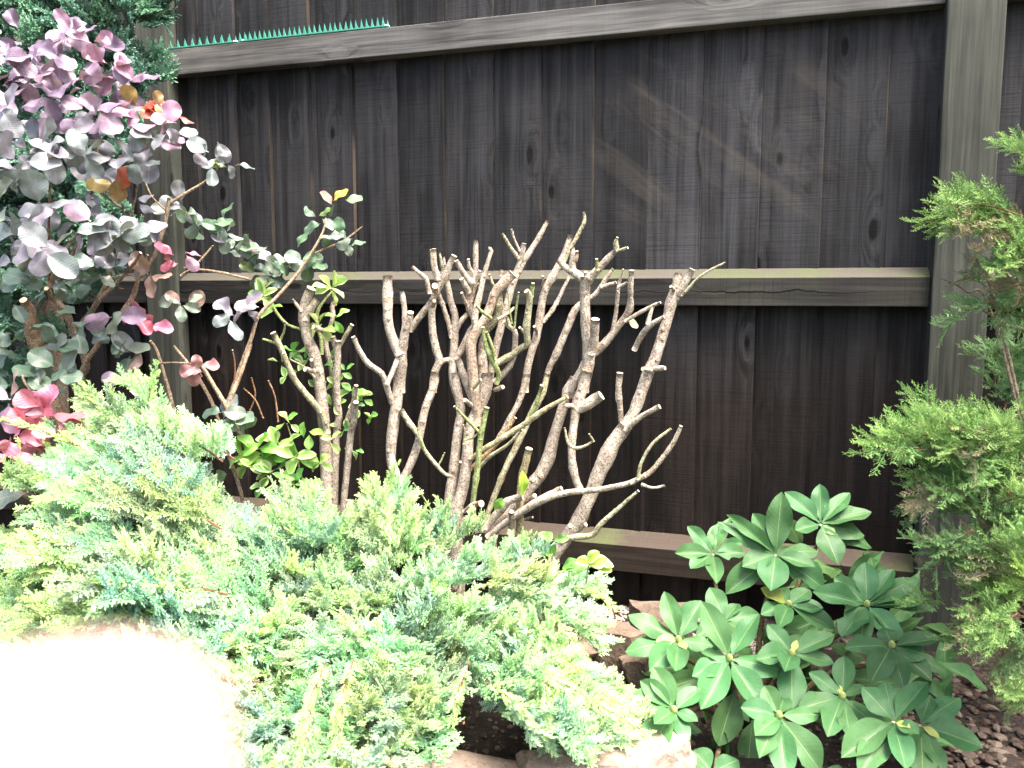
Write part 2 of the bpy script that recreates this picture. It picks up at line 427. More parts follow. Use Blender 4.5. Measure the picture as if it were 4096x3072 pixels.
# ------------------------------------------------------------------ spike strips on the top rail
def spike_strip(s0, s1, n, label):
    r = empty('spike_strip', FO + FU * s0 + FN * 0.0435 + Vector((0, 0, RT[0] + 0.004)), label, 'spike strip', 'green spike strips along the top rail', rz=-TH)
    L = s1 - s0
    solid('base', [prism([(0.018, 0), (-0.018, 0), (-0.018, 0.004), (0.018, 0.004)], 0, L, 'x')], PLAST, r, 0.001)
    V = [(-0.005, -0.0035, 0), (0.005, -0.0035, 0), (0.005, 0.0035, 0), (-0.005, 0.0035, 0), (-0.0045, -0.003, 0.008), (0.0005, -0.003, 0.0085), (0.0005, 0.003, 0.0085), (-0.0045, 0.003, 0.008), (-0.003, 0, 0.027)]
    Fc = [(0, 1, 5, 4), (1, 2, 6, 5), (2, 3, 7, 6), (3, 0, 4, 7), (4, 5, 8), (5, 6, 8), (6, 7, 8), (7, 4, 8)]
    me = mesh_np('spike', V, Fc, [PLAST], smooth=False)
    for row, yy in ((0, -0.012), (1, 0.011)):
        for k in range(n):
            x = (k + 0.5 + 0.3 * row) * L / (n + 0.4)
            link('spike', me, r, Matrix.Translation((x, yy, 0.0038)) @ Matrix.Rotation(random.uniform(-0.06, 0.06), 4, 'Y'))
    for x in (0.012, L - 0.012):
        bm = bmesh.new(); bmesh.ops.create_uvsphere(bm, u_segments=10, v_segments=6, radius=0.011)
        for v in bm.verts: v.co.z = max(0, v.co.z) * 0.55
        me2 = bpy.data.meshes.new('screw_cap'); bm.to_mesh(me2); bm.free(); me2.materials.append(WHITE)
        link('screw_cap', me2, r, Matrix.Translation((x, -0.002, 0.0042)))
sa = FP(360, 110, 0.06)[0]; sb = FP(512, 93, 0.06)[0]; sc_ = FP(838, 59, 0.06)[0]
spike_strip(sa - 0.22, sb - 0.003, 17, 'green plastic spike strip on top rail, partly behind the conifer')
spike_strip(sb + 0.003, sc_, 29, 'green plastic spike strip on top rail ending in a white cap')

# ------------------------------------------------------------------ stems
ZO = {'A': (900, 900, 2.16), 'B': (1500, 800, 2.16), 'C': (2200, 800, 2.765), 'D': (1500, 1500, 2.16),
      'L': (0, 700, 2.16), 'M': (0, 1400, 2.16), 'O': (0, 0, 0.54004)}
def tube(pts, sides=8, wob=0.045, seed=0, knots=0, rad_noise=0.04):
    """pts: list of (Vector, radius); smooth tube with cut ends; returns V, F, mat index"""
    r_ = random.Random(seed)
    P0 = [np.array([*p, r]) for p, r in pts]
    if len(P0) == 2: P0 = [P0[0], (P0[0] + P0[1]) / 2, P0[1]]
    ext = [2 * P0[0] - P0[1]] + P0 + [2 * P0[-1] - P0[-2]]
    S = []
    for i in range(1, len(ext) - 2):
        p0, p1, p2, p3 = ext[i - 1:i + 3]
        seg = max(2, int(np.linalg.norm(p2[:3] - p1[:3]) / max(0.006, p1[3] * 1.6)))
        seg = min(seg, 10)
        for k in range(seg):
            t = k / seg
            S.append(0.5 * ((2 * p1) + (-p0 + p2) * t + (2 * p0 - 5 * p1 + 4 * p2 - p3) * t * t + (-p0 + 3 * p1 - 3 * p2 + p3) * t ** 3))
    S.append(P0[-1])
    S = np.array(S); n = len(S)
    S[:, 3] = np.maximum(S[:, 3], 0.0006)
    for k in range(knots):
        j = r_.randrange(1, max(2, n - 1)); S[j, 3] *= r_.uniform(1.08, 1.2)
    V = []; F = []; mi = []
    T = np.gradient(S[:, :3], axis=0)
    ref = Vector((0.13, -1, 0.21))
    for j in range(n):
        t = Vector(T[j]).normalized()
        x = t.cross(ref).normalized(); y = t.cross(x)
        c = Vector(S[j, :3])
        rr = S[j, 3] * (1 + r_.uniform(-rad_noise, rad_noise))
        c = c + x * r_.uniform(-wob, wob) * rr + y * r_.uniform(-wob, wob) * rr
        for s in range(sides):
            a = 2 * math.pi * s / sides
            q = rr * (1 + r_.uniform(-wob, wob))
            V.append(c + x * math.cos(a) * q + y * math.sin(a) * q)
    for j in range(n - 1):
        for s in range(sides):
            F.append((j * sides + s, j * sides + (s + 1) % sides, (j + 1) * sides + (s + 1) % sides, (j + 1) * sides + s)); mi.append(0)
    F.append(tuple(range(sides))); mi.append(1)
    F.append(tuple(range(n * sides - 1, (n - 1) * sides - 1, -1))); mi.append(1)
    return V, F, mi
seedc = [0]
def stem(parent, zoom, y0, y1, pts, name='stem', col=(1, 1, 1), mats=None, ground_to=None, knots=2, sides=9, cutends=True):
    ox, oy, s = ZO[zoom]
    out = []; n = len(pts)
    for i, (x, y, w) in enumerate(pts):
        f = i / (n - 1); Y = y0 + (y1 - y0) * f
        p = P(ox + x / s, oy + y / s, Y)
        out.append((p, 0.525 * w / s * (p - CAM).dot(FWD) / F4))
    if ground_to is not None:
        gx, gy = ground_to
        last = out[-1]
        mid = last[0].lerp(Vector((gx, gy, 0)), 0.55) 
        out.append((mid, last[1] * 1.05)); out.append((Vector((gx, gy, -0.03)), last[1] * 1.2))
    seedc[0] += 1
    V, F, mi = tube(out, sides, seed=seedc[0], knots=knots)
    nring = (len(V) // sides)
    r_ = random.Random(seedc[0] + 999)
    if name == 'stem' and mats is None and nring > 8:
        for q in range(r_.randint(2, 5)):
            j = r_.randrange(2, nring - 2)
            ring = V[j * sides:(j + 1) * sides]; cc = sum(ring, Vector()) / sides
            rad = (ring[0] - cc).length
            ax = (sum(V[(j + 1) * sides:(j + 2) * sides], Vector()) / sides - cc).normalized()
            dr = (CAM - cc) + Vector((r_.uniform(-1, 1), 0, r_.uniform(-.6, .6))) * 1.6
            dr = (dr - ax * dr.dot(ax)).normalized(); sx = ax.cross(dr)
            rs = min(max(rad * 0.33, 0.0022), 0.006); b = len(V)
            for (k_, h_) in ((1.35, 0.72), (1.0, 1.22), (0.55, 1.2)):
                for w_ in range(7):
                    an = 6.283 * w_ / 7
                    V.append(cc + dr * rad * h_ * 0.95 + (ax * math.cos(an) + sx * math.sin(an)) * rs * k_)
            V.append(cc + dr * rad * 1.08)
            for w_ in range(7):
                w2 = (w_ + 1) % 7
                F += [(b + w_, b + w2, b + 7 + w2, b + 7 + w_), (b + 7 + w_, b + 7 + w2, b + 14 + w2, b + 14 + w_), (b + 14 + w_, b + 14 + w2, b + 21)]; mi += [0, 0, 2]
    loc = parent.location
    V = [v - loc for v in V]
    m = mats or [BARK, CUT, SCAR]
    me = mesh_np(name, V, F, m, mi=mi)
    # keep the cut faces crisp
    for p_ in me.polygons:
        if len(p_.vertices) > 4: p_.use_smooth = False
    return link(name, me, parent, color=col)

G = (0.72, 1.0, 0.52)     # green young wood
G2 = (0.93, 1.02, 0.82)
PK = (1.06, 0.97, 0.9)

# left, leafy pruned shrub
lroot = (-0.50, 2.22)
shrubL = empty('pruned_shrub', (*lroot, 0), 'pruned shrub with thick cut stems and bright green leaves, left of the bare one', 'shrub', 'pruned shrubs before the fence')
SL = shrubL
stem(SL, 'A', 2.16, 2.22, [(745,545,78),(705,640,80),(680,760,88),(690,880,85),(730,1020,90),(775,1130,95),(800,1250,98),(830,1450,100),(850,1660,100),(870,1900,105)], ground_to=lroot, knots=3)
stem(SL, 'A', 2.18, 2.17, [(795,645,72),(755,690,75),(705,760,80),(690,830,70)])
stem(SL, 'A', 2.15, 2.16, [(588,640,16),(620,690,24),(660,745,30)], 'twig')
stem(SL, 'A', 2.10, 2.20, [(415,930,50),(480,1060,48),(540,1200,50),(600,1330,50),(700,1460,52),(790,1570,55),(850,1660,58),(880,1800,60)], col=G2)
stem(SL, 'A', 2.10, 2.12, [(325,985,16),(390,1005,20),(445,1025,24)], 'twig', G)
stem(SL, 'A', 2.10, 2.12, [(520,835,14),(510,920,18),(475,1000,20)], 'twig', G)
stem(SL, 'A', 2.24, 2.22, [(940,560,14),(860,650,22),(800,750,28),(800,870,30),(830,1000,34),(835,1120,36)], 'twig', G)
stem(SL, 'A', 2.26, 2.24, [(948,650,42),(925,710,40),(935,780,40),(900,900,32),(870,1000,42),(885,1100,45),(920,1250,45),(940,1400,42),(960,1560,50),(985,1680,52)])
stem(SL, 'A', 2.19, 2.22, [(975,1000,48),(975,1100,55),(970,1250,55),(965,1400,55),(975,1550,55),(985,1670,58),(960,1850,60)], ground_to=lroot)
stem(SL, 'A', 2.19, 2.20, [(932,965,44),(945,1010,46),(960,1080,40)])
stem(SL, 'A', 2.21, 2.23, [(1098,860,34),(1040,960,38),(985,1060,30),(900,1170,25)], 'twig', G2)
stem(SL, 'A', 2.16, 2.20, [(1133,1385,34),(1120,1480,38),(1100,1560,38),(1060,1680,40)])
stem(SL, 'A', 2.13, 2.18, [(1133,1530,44),(1125,1600,50),(1110,1720,55),(1080,1860,55)], ground_to=lroot)
stem(SL, 'A', 2.15, 2.18, [(765,880,38),(850,915,42)], 'twig'); stem(SL, 'A', 2.14, 2.17, [(690,1245,40),(770,1262,42)], 'twig')
stem(SL, 'A', 2.14, 2.17, [(748,1165,28),(757,1240,32)], 'twig'); stem(SL, 'A', 2.19, 2.22, [(820,1265,50),(830,1330,50)], 'twig')
stem(SL, 'A', 2.17, 2.19, [(415,640,16),(340,640,16),(400,690,22),(470,790,26),(540,860,24),(650,900,22)], 'twig', G)
stem(SL, 'A', 2.17, 2.19, [(560,1160,14),(640,1200,16),(700,1240,18),(790,1330,20)], 'twig', G2)

# the bare pruned shrub
croot = (-0.14, 2.10); rroot = (0.07, 1.96)
shrub = empty('pruned_shrub', (croot[0] + 0.08, 2.05, 0), 'large bare hard-pruned shrub with many cut grey-brown stems before the fence', 'shrub', 'pruned shrubs before the fence')
S = shrub
stem(S, 'B', 2.12, 2.10, [(110,655,80),(110,800,80),(110,950,80),(122,1100,82),(165,1230,86),(225,1340,92)])
stem(S, 'B', 2.08, 2.12, [(307,970,54),(300,1010,60),(270,1100,72),(250,1200,72),(235,1310,80),(230,1420,98),(218,1540,92),(215,1660,88)])
stem(S, 'B', 2.11, 2.11, [(232,790,42),(250,900,46),(260,1010,46),(252,1120,46)])
stem(S, 'B', 2.10, 2.14, [(685,480,52),(650,550,52),(620,620,64),(580,700,66),(530,790,62),(490,880,56),(430,960,58),(355,1050,58),(300,1130,50)])
stem(S, 'B', 2.04, 2.10, [(517,742,48),(522,790,46)], 'twig'); stem(S, 'B', 2.06, 2.10, [(512,870,28),(500,915,40)], 'twig')
stem(S, 'B', 2.10, 2.11, [(320,575,28),(380,630,34),(440,680,40),(455,730,38),(475,810,40)])
stem(S, 'B', 2.10, 2.11, [(510,420,38),(515,560,44),(550,690,52)]); stem(S, 'B', 2.09, 2.11, [(480,430,14),(492,560,20),(525,690,26)], 'twig')
stem(S, 'B', 2.11, 2.11, [(556,455,22),(575,540,26),(592,625,30)], 'twig', G2)
stem(S, 'B', 2.10, 2.10, [(597,490,14),(600,560,18)], 'twig')
stem(S, 'A', 2.06, 2.12, [(1108,965,38),(1160,1080,44),(1240,1200,48),(1350,1280,50),(1400,1400,50),(1440,1520,56),(1500,1610,58)])
stem(S, 'A', 2.10, 2.08, [(1500,1140,44),(1455,1250,42),(1400,1380,42)])
stem(S, 'D', 2.12, 2.10, [(215,-10,90),(200,150,92),(165,400,95),(138,650,86),(147,780,80),(190,900,75),(240,1020,68)], ground_to=croot)
stem(S, 'B', 2.12, 2.12, [(500,860,55),(490,1000,60),(500,1150,64),(530,1300,65),(560,1390,66),(520,1480,65),(500,1660,65)])
stem(S, 'B', 2.12, 2.15, [(560,1400,44),(600,1385,42),(650,1380,44)], 'twig')
stem(S, 'D', 2.12, 2.10, [(520,-30,65),(500,120,66),(440,270,66),(410,400,66),(380,560,67),(330,720,70),(270,850,66),(215,960,60)])
stem(S, 'D', 2.10, 2.06, [(225,300,46),(300,420,46),(365,500,46),(410,610,34),(450,680,34),(540,790,34),(600,850,30),(670,885,26)], col=G2)
stem(S, 'D', 2.08, 2.08, [(602,670,13),(575,730,14),(545,785,16)], 'twig', G); stem(S, 'D', 2.07, 2.07, [(368,465,16),(400,570,20),(435,650,22)], 'twig', G)
stem(S, 'B', 2.16, 2.14, [(620,690,44),(640,800,50),(660,900,55),(690,990,60),(690,1150,65),(680,1300,66),(670,1450,70),(680,1570,72),(715,1680,75)])
stem(S, 'B', 2.15, 2.15, [(545,800,36),(600,950,40),(640,1080,42),(665,1190,46)]); stem(S, 'B', 2.15, 2.18, [(690,1150,40),(730,1070,44),(795,985,40)])
stem(S, 'D', 2.14, 2.10, [(690,-20,75),(705,120,75),(740,280,75),(730,420,75),(700,600,76),(690,750,90),(670,900,92),(650,1050,94),(640,1220,104)], ground_to=croot)
stem(S, 'B', 2.13, 2.14, [(870,345,42),(870,540,48),(868,650,46),(850,740,50),(815,800,55),(810,900,60),(840,980,60),(870,1060,58),(825,1130,52),(765,1255,50),(705,1380,50)])
stem(S, 'B', 2.12, 2.13, [(806,510,26),(815,580,28),(850,630,28)], 'twig'); stem(S, 'B', 2.11, 2.13, [(700,525,42),(745,600,46),(800,680,50),(880,740,54)])
stem(S, 'B', 2.10, 2.12, [(748,680,38),(780,740,44),(815,800,44)]); stem(S, 'B', 2.09, 2.12, [(750,800,22),(775,870,26),(800,920,28)], 'twig', PK)
stem(S, 'B', 2.10, 2.12, [(905,610,24),(880,700,26),(835,880,24)], 'twig', PK)
stem(S, 'B', 2.14, 2.13, [(715,1370,54),(760,1500,56),(800,1620,56),(840,1720,56)])
stem(S, 'B', 2.11, 2.10, [(978,412,24),(1005,440,34),(980,520,34),(950,620,36),(930,700,44),(910,800,50),(885,900,58),(862,1030,60),(880,1110,55)])
stem(S, 'B', 2.08, 2.10, [(1192,635,80),(1130,700,86),(1060,775,86),(1010,880,78),(960,1020,76),(880,1130,80),(832,1230,86),(832,1350,86),(845,1500,86),(862,1680,84),(880,1800,80),(885,1950,70)], col=PK)
stem(S, 'B', 2.13, 2.12, [(950,1130,60),(930,1250,62),(925,1350,74),(930,1480,82),(942,1660,98)])
stem(S, 'B', 2.18, 2.15, [(1492,182,34),(1400,350,44),(1290,520,54),(1240,620,58),(1190,720,60),(1140,900,62),(1090,1090,64),(1050,1250,64),(1000,1500,60),(980,1640,60)])
stem(S, 'B', 2.16, 2.17, [(1288,375,36),(1260,500,46),(1220,640,54)]); stem(S, 'B', 2.15, 2.16, [(1102,292,24),(1160,390,28),(1242,510,32)], col=G2); stem(S, 'B', 2.15, 2.16, [(1180,252,18),(1200,330,20),(1250,445,24)], 'twig')
stem(S, 'B', 2.10, 2.11, [(990,640,20),(1010,710,24),(1050,780,30)], 'twig', G2); stem(S, 'B', 2.10, 2.10, [(1095,600,34),(1090,660,30)], 'twig', PK)
stem(S, 'B', 2.09, 2.12, [(1065,800,60),(1068,900,68),(1060,1000,62),(1010,1080,60),(960,1130,56)], col=G2)
stem(S, 'B', 2.02, 2.08, [(1308,785,48),(1335,830,54),(1330,930,56),(1310,1080,60),(1312,1180,54),(1318,1245,54),(1270,1275,54),(1180,1340,55),(1060,1405,55)], col=G2)
stem(S, 'B', 2.02, 2.03, [(1366,718,30),(1350,840,36)], 'twig', G); stem(S, 'B', 2.03, 2.05, [(1250,1100,22),(1300,1160,26)], 'twig', G2)
stem(S, 'B', 2.03, 2.07, [(930,1100,32),(960,1260,46),(1020,1400,50),(1070,1500,42),(1050,1590,40)], col=G)
stem(S, 'B', 2.03, 2.04, [(965,1140,24),(1010,1260,26),(1040,1380,22)], 'twig', G); stem(S, 'B', 2.04, 2.07, [(868,910,24),(935,975,26),(1005,1020,26)], 'twig', G)
stem(S, 'B', 2.04, 2.06, [(1242,798,18),(1222,930,18),(1205,1100,20)], 'twig', G); stem(S, 'B', 2.05, 2.06, [(1146,780,10),(1162,930,13),(1182,1070,15)], 'twig', G)
stem(S, 'B', 2.05, 2.10, [(1115,1050,26),(1150,1090,34),(1205,1130,48),(1212,1220,48),(1190,1390,46),(1130,1480,50),(1035,1575,54)])
stem(S, 'B', 2.05, 2.05, [(1140,1010,24),(1165,1090,26)], 'twig', G2); stem(S, 'B', 2.10, 2.08, [(1205,925,22),(1150,980,26),(1060,1030,30)], 'twig', G2)
stem(S, 'B', 2.05, 2.08, [(1105,1615,34),(1040,1640,38)], 'twig', PK); stem(S, 'B', 2.05, 2.07, [(915,1550,22),(880,1590,28),(840,1640,30)], 'twig', G2)
stem(S, 'D', 2.12, 2.08, [(965,-20,105),(950,150,110),(900,280,92),(850,380,88),(812,500,92),(800,650,92),(780,850,95),(740,1050,105),(700,1220,115)], ground_to=croot)
stem(S, 'D', 2.02, 2.06, [(968,280,42),(920,500,48),(900,650,50),(880,850,50),(852,1050,46),(850,1180,42),(880,1320,36)], col=G)
stem(S, 'D', 2.00, 2.03, [(685,270,20),(740,330,24),(800,390,27),(905,500,28)], 'twig', G); stem(S, 'D', 2.03, 2.04, [(900,490,18),(850,540,18),(775,560,17)], 'twig', G)
stem(S, 'D', 2.05, 2.06, [(765,430,14),(775,500,16),(765,600,18)], 'twig', G2); stem(S, 'D', 2.02, 2.06, [(775,215,32),(830,260,36)], 'twig', PK); stem(S, 'D', 2.02, 2.06, [(738,750,20),(730,810,22)], 'twig', G2)
stem(S, 'D', 1.98, 2.08, [(1665,188,32),(1450,310,46),(1300,420,48),(1100,545,48),(930,650,46),(830,725,42)], col=(0.95,1.02,0.75))
stem(S, 'D', 2.05, 2.10, [(1270,470,24),(1150,600,28),(1000,700,34),(890,810,32)], 'twig', G2)
stem(S, 'D', 2.08, 2.12, [(1213,368,28),(1120,500,40),(1010,640,40),(900,740,36),(820,820,34)], col=(1.1,0.9,0.6))
stem(S, 'D', 2.07, 2.10, [(1440,88,28),(1425,150,32),(1380,290,36),(1330,370,36)], 'twig', G)
stem(S, 'B', 2.16, 2.16, [(1692,305,52),(1640,460,56),(1560,620,64),(1470,780,62),(1440,900,64),(1420,1050,66),(1390,1200,65),(1340,1350,62),(1310,1500,60),(1295,1660,60)])
stem(S, 'D', 2.16, 2.14, [(1312,-10,60),(1290,100,56),(1230,260,50),(1150,400,46),(1060,560,42),(950,720,40)])
stem(S, 'B', 2.14, 2.15, [(1802,105,22),(1810,180,30),(1760,290,34),(1700,400,34),(1625,545,36)], col=G2)
stem(S, 'B', 2.18, 2.17, [(1690,640,24),(1630,760,30),(1540,940,36),(1450,1055,40)]); stem(S, 'B', 2.13, 2.15, [(1450,655,16),(1450,740,20)], 'twig', PK); stem(S, 'B', 2.13, 2.15, [(1378,1090,26),(1405,1150,32)], 'twig')
stem(S, 'B', 2.14, 2.18, [(2055,595,26),(1990,690,36),(1900,820,40),(1800,880,48),(1730,950,60),(1660,1110,62),(1570,1320,60),(1500,1470,52),(1455,1640,48)])
stem(S, 'B', 2.13, 2.14, [(2085,712,30),(2020,735,32),(1950,755,36)], 'twig')
stem(S, 'D', 2.17, 2.12, [(1492,-10,46),(1450,150,56),(1380,280,60),(1300,450,56),(1220,620,56),(1130,800,52),(1050,1000,50),(980,1180,46),(920,1340,38)], col=G2)
# fork on the right
stem(S, 'B', 1.98, 2.00, [(1820,660,88),(1815,800,86),(1815,1000,82),(1822,1150,78),(1835,1310,84),(1845,1400,105),(1810,1540,102),(1795,1660,100)])
stem(S, 'B', 1.94, 1.98, [(2085,435,46),(2010,510,60),(1930,600,66),(1860,670,74),(1820,730,70)]); stem(S, 'B', 1.93, 1.94, [(2095,322,20),(2080,370,38),(2090,445,40)], 'twig', G2); stem(S, 'B', 1.92, 1.94, [(2185,412,22),(2130,430,24),(2085,440,28)], 'twig', G2)
stem(S, 'B', 1.94, 1.95, [(1915,508,24),(1915,610,26)], 'twig', G); stem(S, 'B', 2.02, 1.98, [(1588,525,46),(1640,580,56),(1710,620,66),(1800,690,74),(1820,740,70)])
stem(S, 'B', 2.00, 2.00, [(1700,415,40),(1715,480,50),(1705,540,56),(1710,630,58)]); stem(S, 'B', 1.99, 2.00, [(1745,440,26),(1742,500,30),(1715,540,32)], 'twig', PK); stem(S, 'B', 1.97, 1.98, [(1822,622,30),(1822,680,34)], 'twig', PK)
stem(S, 'B', 1.95, 1.98, [(1905,1028,70),(1895,1120,70),(1890,1220,68),(1865,1330,70)])
stem(S, 'D', 2.03, 2.02, [(1720,20,70),(1650,200,80),(1592,380,86),(1532,580,96),(1500,720,110),(1430,860,110),(1340,970,102),(1260,1080,92),(1150,1210,82),(1020,1390,72)], ground_to=(-0.03, 2.05), knots=4)
stem(S, 'B', 2.00, 2.03, [(1850,1360,75),(1790,1470,72),(1700,1620,70),(1690,1700,70)])
stem(S, 'D', 1.98, 1.95, [(1835,-30,98),(1790,130,95),(1745,250,92),(1722,400,72),(1700,600,66),(1710,800,66),(1745,930,66),(1785,1020,70)])
stem(S, 'D', 1.95, 1.97, [(1955,175,82),(1850,245,90),(1745,290,90)]); stem(S, 'D', 1.95, 1.97, [(1640,270,26),(1690,262,34),(1735,290,40)], 'twig', PK)
stem(S, 'D', 1.93, 1.92, [(1637,455,16),(1670,590,26),(1720,630,28),(1800,620,25),(1885,570,20)], 'twig', G2); stem(S, 'D', 1.91, 1.92, [(1850,508,13),(1890,575,18)], 'twig', G2)
stem(S, 'C', 1.93, 2.00, [(902,778,58),(890,960,64),(890,1080,60),(880,1210,74),(820,1310,76),(720,1450,80),(600,1590,82),(480,1700,84)], knots=4)
stem(S, 'C', 1.95, 1.98, [(808,765,16),(790,850,24),(757,950,42),(735,1200,42),(690,1470,42)]); stem(S, 'C', 1.94, 1.95, [(855,912,28),(810,935,32),(755,965,34)], 'twig')
stem(S, 'C', 1.91, 1.95, [(1222,1132,26),(1160,1160,38),(1080,1200,40),(950,1270,40),(830,1345,42)]); 
stem(S, 'C', 1.88, 1.94, [(1262,1290,40),(1130,1372,58),(1060,1435,64),(1000,1520,62),(930,1660,60)]); stem(S, 'C', 1.90, 1.90, [(1145,1170,32),(1110,1255,40),(1080,1380,50)])
stem(S, 'D', 1.94, 1.96, [(2115,-20,58),(2102,150,50),(2120,300,46),(2132,440,46),(2165,500,50)])
stem(S, 'C', 1.93, 1.93, [(1420,805,68),(1402,920,92),(1382,1010,122),(1335,1150,114),(1290,1350,112),(1230,1530,112),(1160,1760,112),(1090,1890,130),(1010,2130,116),(930,2340,118),(840,2500,128)], knots=5)
stem(S, 'C', 1.91, 1.93, [(1575,765,64),(1500,900,78),(1430,1010,90),(1380,1090,90)])
stem(S, 'C', 1.88, 1.92, [(1945,688,20),(1760,780,25),(1620,880,28),(1540,970,32),(1450,1060,38)], col=G2); stem(S, 'C', 1.90, 1.92, [(1335,955,30),(1375,1000,40)], 'twig', PK)
stem(S, 'D', 1.93, 1.95, [(2165,440,112),(2060,580,122),(1980,750,132),(1920,880,122),(1850,1060,114),(1770,1230,112),(1680,1370,112),(1600,1500,104),(1540,1610,98)], ground_to=rroot, knots=4)
stem(S, 'O', 1.88, 1.92, [(1425,878,10),(1385,900,11),(1350,928,14)], col=(1,1,1)); stem(S, 'O', 1.90, 1.92, [(1437,795,9),(1410,797,13)], 'twig'); stem(S, 'O', 1.90, 1.92, [(1388,797,9),(1408,800,12)], 'twig')
stem(S, 'D', 1.86, 2.00, [(2240,925,44),(2000,980,46),(1850,1000,50),(1650,1020,55),(1450,1080,60),(1300,1160,65),(1150,1260,60),(970,1400,56)]); stem(S, 'D', 1.93, 1.98, [(1612,978,44),(1400,1085,50),(1280,1170,52)])
stem(S, 'O', 1.82, 1.86, [(1471,920,8),(1455,955,10),(1430,990,10),(1402,1022,11),(1362,1043,11)], col=(1.05,1.05,1.0)); stem(S, 'O', 1.83, 1.85, [(1449,926,6),(1410,958,7),(1385,1000,7),(1378,1036,8)], 'twig', G2); stem(S, 'O', 1.84, 1.85, [(1436,1049,5),(1410,1054,6),(1385,1046,7)], 'twig')
stem(S, 'O', 1.83, 1.90, [(1379,1060,6),(1345,1090,8),(1300,1130,11),(1280,1155,12),(1245,1160,14),(1220,1165,13)], col=G2)
stem(S, 'D', 1.96, 2.00, [(1332,635,58),(1295,780,60),(1265,900,56),(1252,1100,60),(1250,1330,60)], col=(1.05,1.05,0.75), ground_to=(0.0, 2.02))
stem(S, 'D', 1.97, 2.00, [(1275,1050,56),(1150,1090,70),(1080,1170,70),(950,1320,66)]); stem(S, 'D', 1.96, 2.0, [(1380,1040,34),(1330,1085,36)], 'twig'); stem(S, 'D', 1.93, 1.95, [(1822,1290,38),(1750,1335,42)], 'twig', PK)
stem(S, 'D', 1.96, 2.0, [(1180,1180,40),(1175,1280,46),(1190,1380,44)]); stem(S, 'D', 1.96, 2.0, [(1362,1228,20),(1290,1250,24)], 'twig'); stem(S, 'D', 2.0, 2.05, [(920,1110,56),(850,1120,40),(770,1180,36)], 'twig', PK)
stem(S, 'D', 1.9, 1.93, [(330,935,14),(420,1060,15),(530,1240,16)], 'twig', G); stem(S, 'D', 1.93, 1.94, [(1870,985,16),(1810,1060,22),(1750,1220,22)], 'twig', G2)
stem(S, 'D', 1.93, 1.95, [(1690,1300,40),(1700,1350,46)], 'twig', PK)

# ------------------------------------------------------------------ leaves
def leaf_mesh(name, mat, shape, fold, droop, wave, seed, bite=None, rows=13, cols=6):
    r_ = random.Random(seed); V = []; F = []; UV = []
    ph = r_.uniform(0, 6); tw = r_.uniform(-0.25, 0.25)
    for j in range(rows):
        v = j / (rows - 1)
        if shape == 'rhodo':
            w = 0.5 * (math.sin(math.pi * min(1, max(0, (v - 0.06) / 0.94)) ** 1.08) ** 0.72) if 0.06 < v < 1 else 0.0
            if v <= 0.10: w = max(w, 0.045)
            if v >= 0.999: w = 0.012
        elif shape == 'smoke':
            q = (v - 0.12) / 0.88
            w = 0.026 if q <= 0 else max(0.026, 0.5 * math.sqrt(max(0, 1 - (2 * q - 1.02) ** 2 / 1.05)) * (0.9 + 0.12 * q))
            if v >= 0.999: w = 0.13
        else:
            q = (v - 0.06) / 0.94
            w = 0.03 if q <= 0 else max(0.03, 0.5 * math.sin(math.pi * min(1, q) ** 1.25) ** 0.7)
            if v >= 0.999: w = 0.03
        for i in range(cols + 1):
            u = -1 + 2 * i / cols
            ww = w
            if bite and ((u > 0) == (bite > 0)) and 0.42 < v < 0.75 and abs(u) > 0.5: ww = w * (0.72 + 0.1 * math.sin(v * 60))
            x = u * ww
            z = fold * abs(x) + (-droop) * v * v + wave * math.sin(v * 9 + ph) * abs(u) * w + tw * x * v
            V.append((x, v, z)); UV.append((u, v, 0))
    n = cols + 1
    for j in range(rows - 1):
        for i in range(cols): F.append((j * n + i, j * n + i + 1, (j + 1) * n + i + 1, (j + 1) * n + i))
    return mesh_np(name, V, F, [mat], uv=UV)
def put_leaf(parent, me, base, tip, width, hint, color, name='leaf', org=None):
    y = tip - base; L = y.length
    if L < 1e-5: return
    y.normalize()
    z = hint - y * hint.dot(y)
    if z.length < 1e-4: z = Vector((0, -1, 0.3)) - y * y.dot(Vector((0, -1, 0.3)))
    z.normalize(); x = y.cross(z)
    b = base - (parent.location if org is None else org)
    M = Matrix(((x.x * width, y.x * L, z.x * L, b.x), (x.y * width, y.y * L, z.y * L, b.y), (x.z * width, y.z * L, z.z * L, b.z), (0, 0, 0, 1)))
    return link(name, me, parent, M, color)
RH = [leaf_mesh('rhododendron_leaf', RHODO, 'rhodo', f, d, w, i, b) for i, (f, d, w, b) in enumerate([(0.2, 0.10, 0.10, None), (0.12, 0.16, 0.14, None), (0.28, 0.06, 0.08, None), (-0.1, 0.2, 0.12, None), (0.15, 0.12, 0.12, 1), (0.24, 0.02, 0.12, None)])]
SM = [leaf_mesh('smoke_bush_leaf', SMOKE, 'smoke', f, d, w, 20 + i) for i, (f, d, w) in enumerate([(0.2, 0.1, 0.12), (-0.15, 0.2, 0.18), (0.4, 0.05, 0.1), (-0.3, 0.15, 0.15), (0.1, 0.3, 0.2), (0.5, 0.0, 0.35)])]
EU = [leaf_mesh('euonymus_leaf', m, 'euon', f, d, w, 40 + i) for i, (f, d, w, m) in enumerate([(0.3, 0.1, 0.1, EUON), (0.2, 0.2, 0.15, EUONP), (0.5, -0.1, 0.1, EUON), (0.35, 0.05, 0.1, EUONP)])]

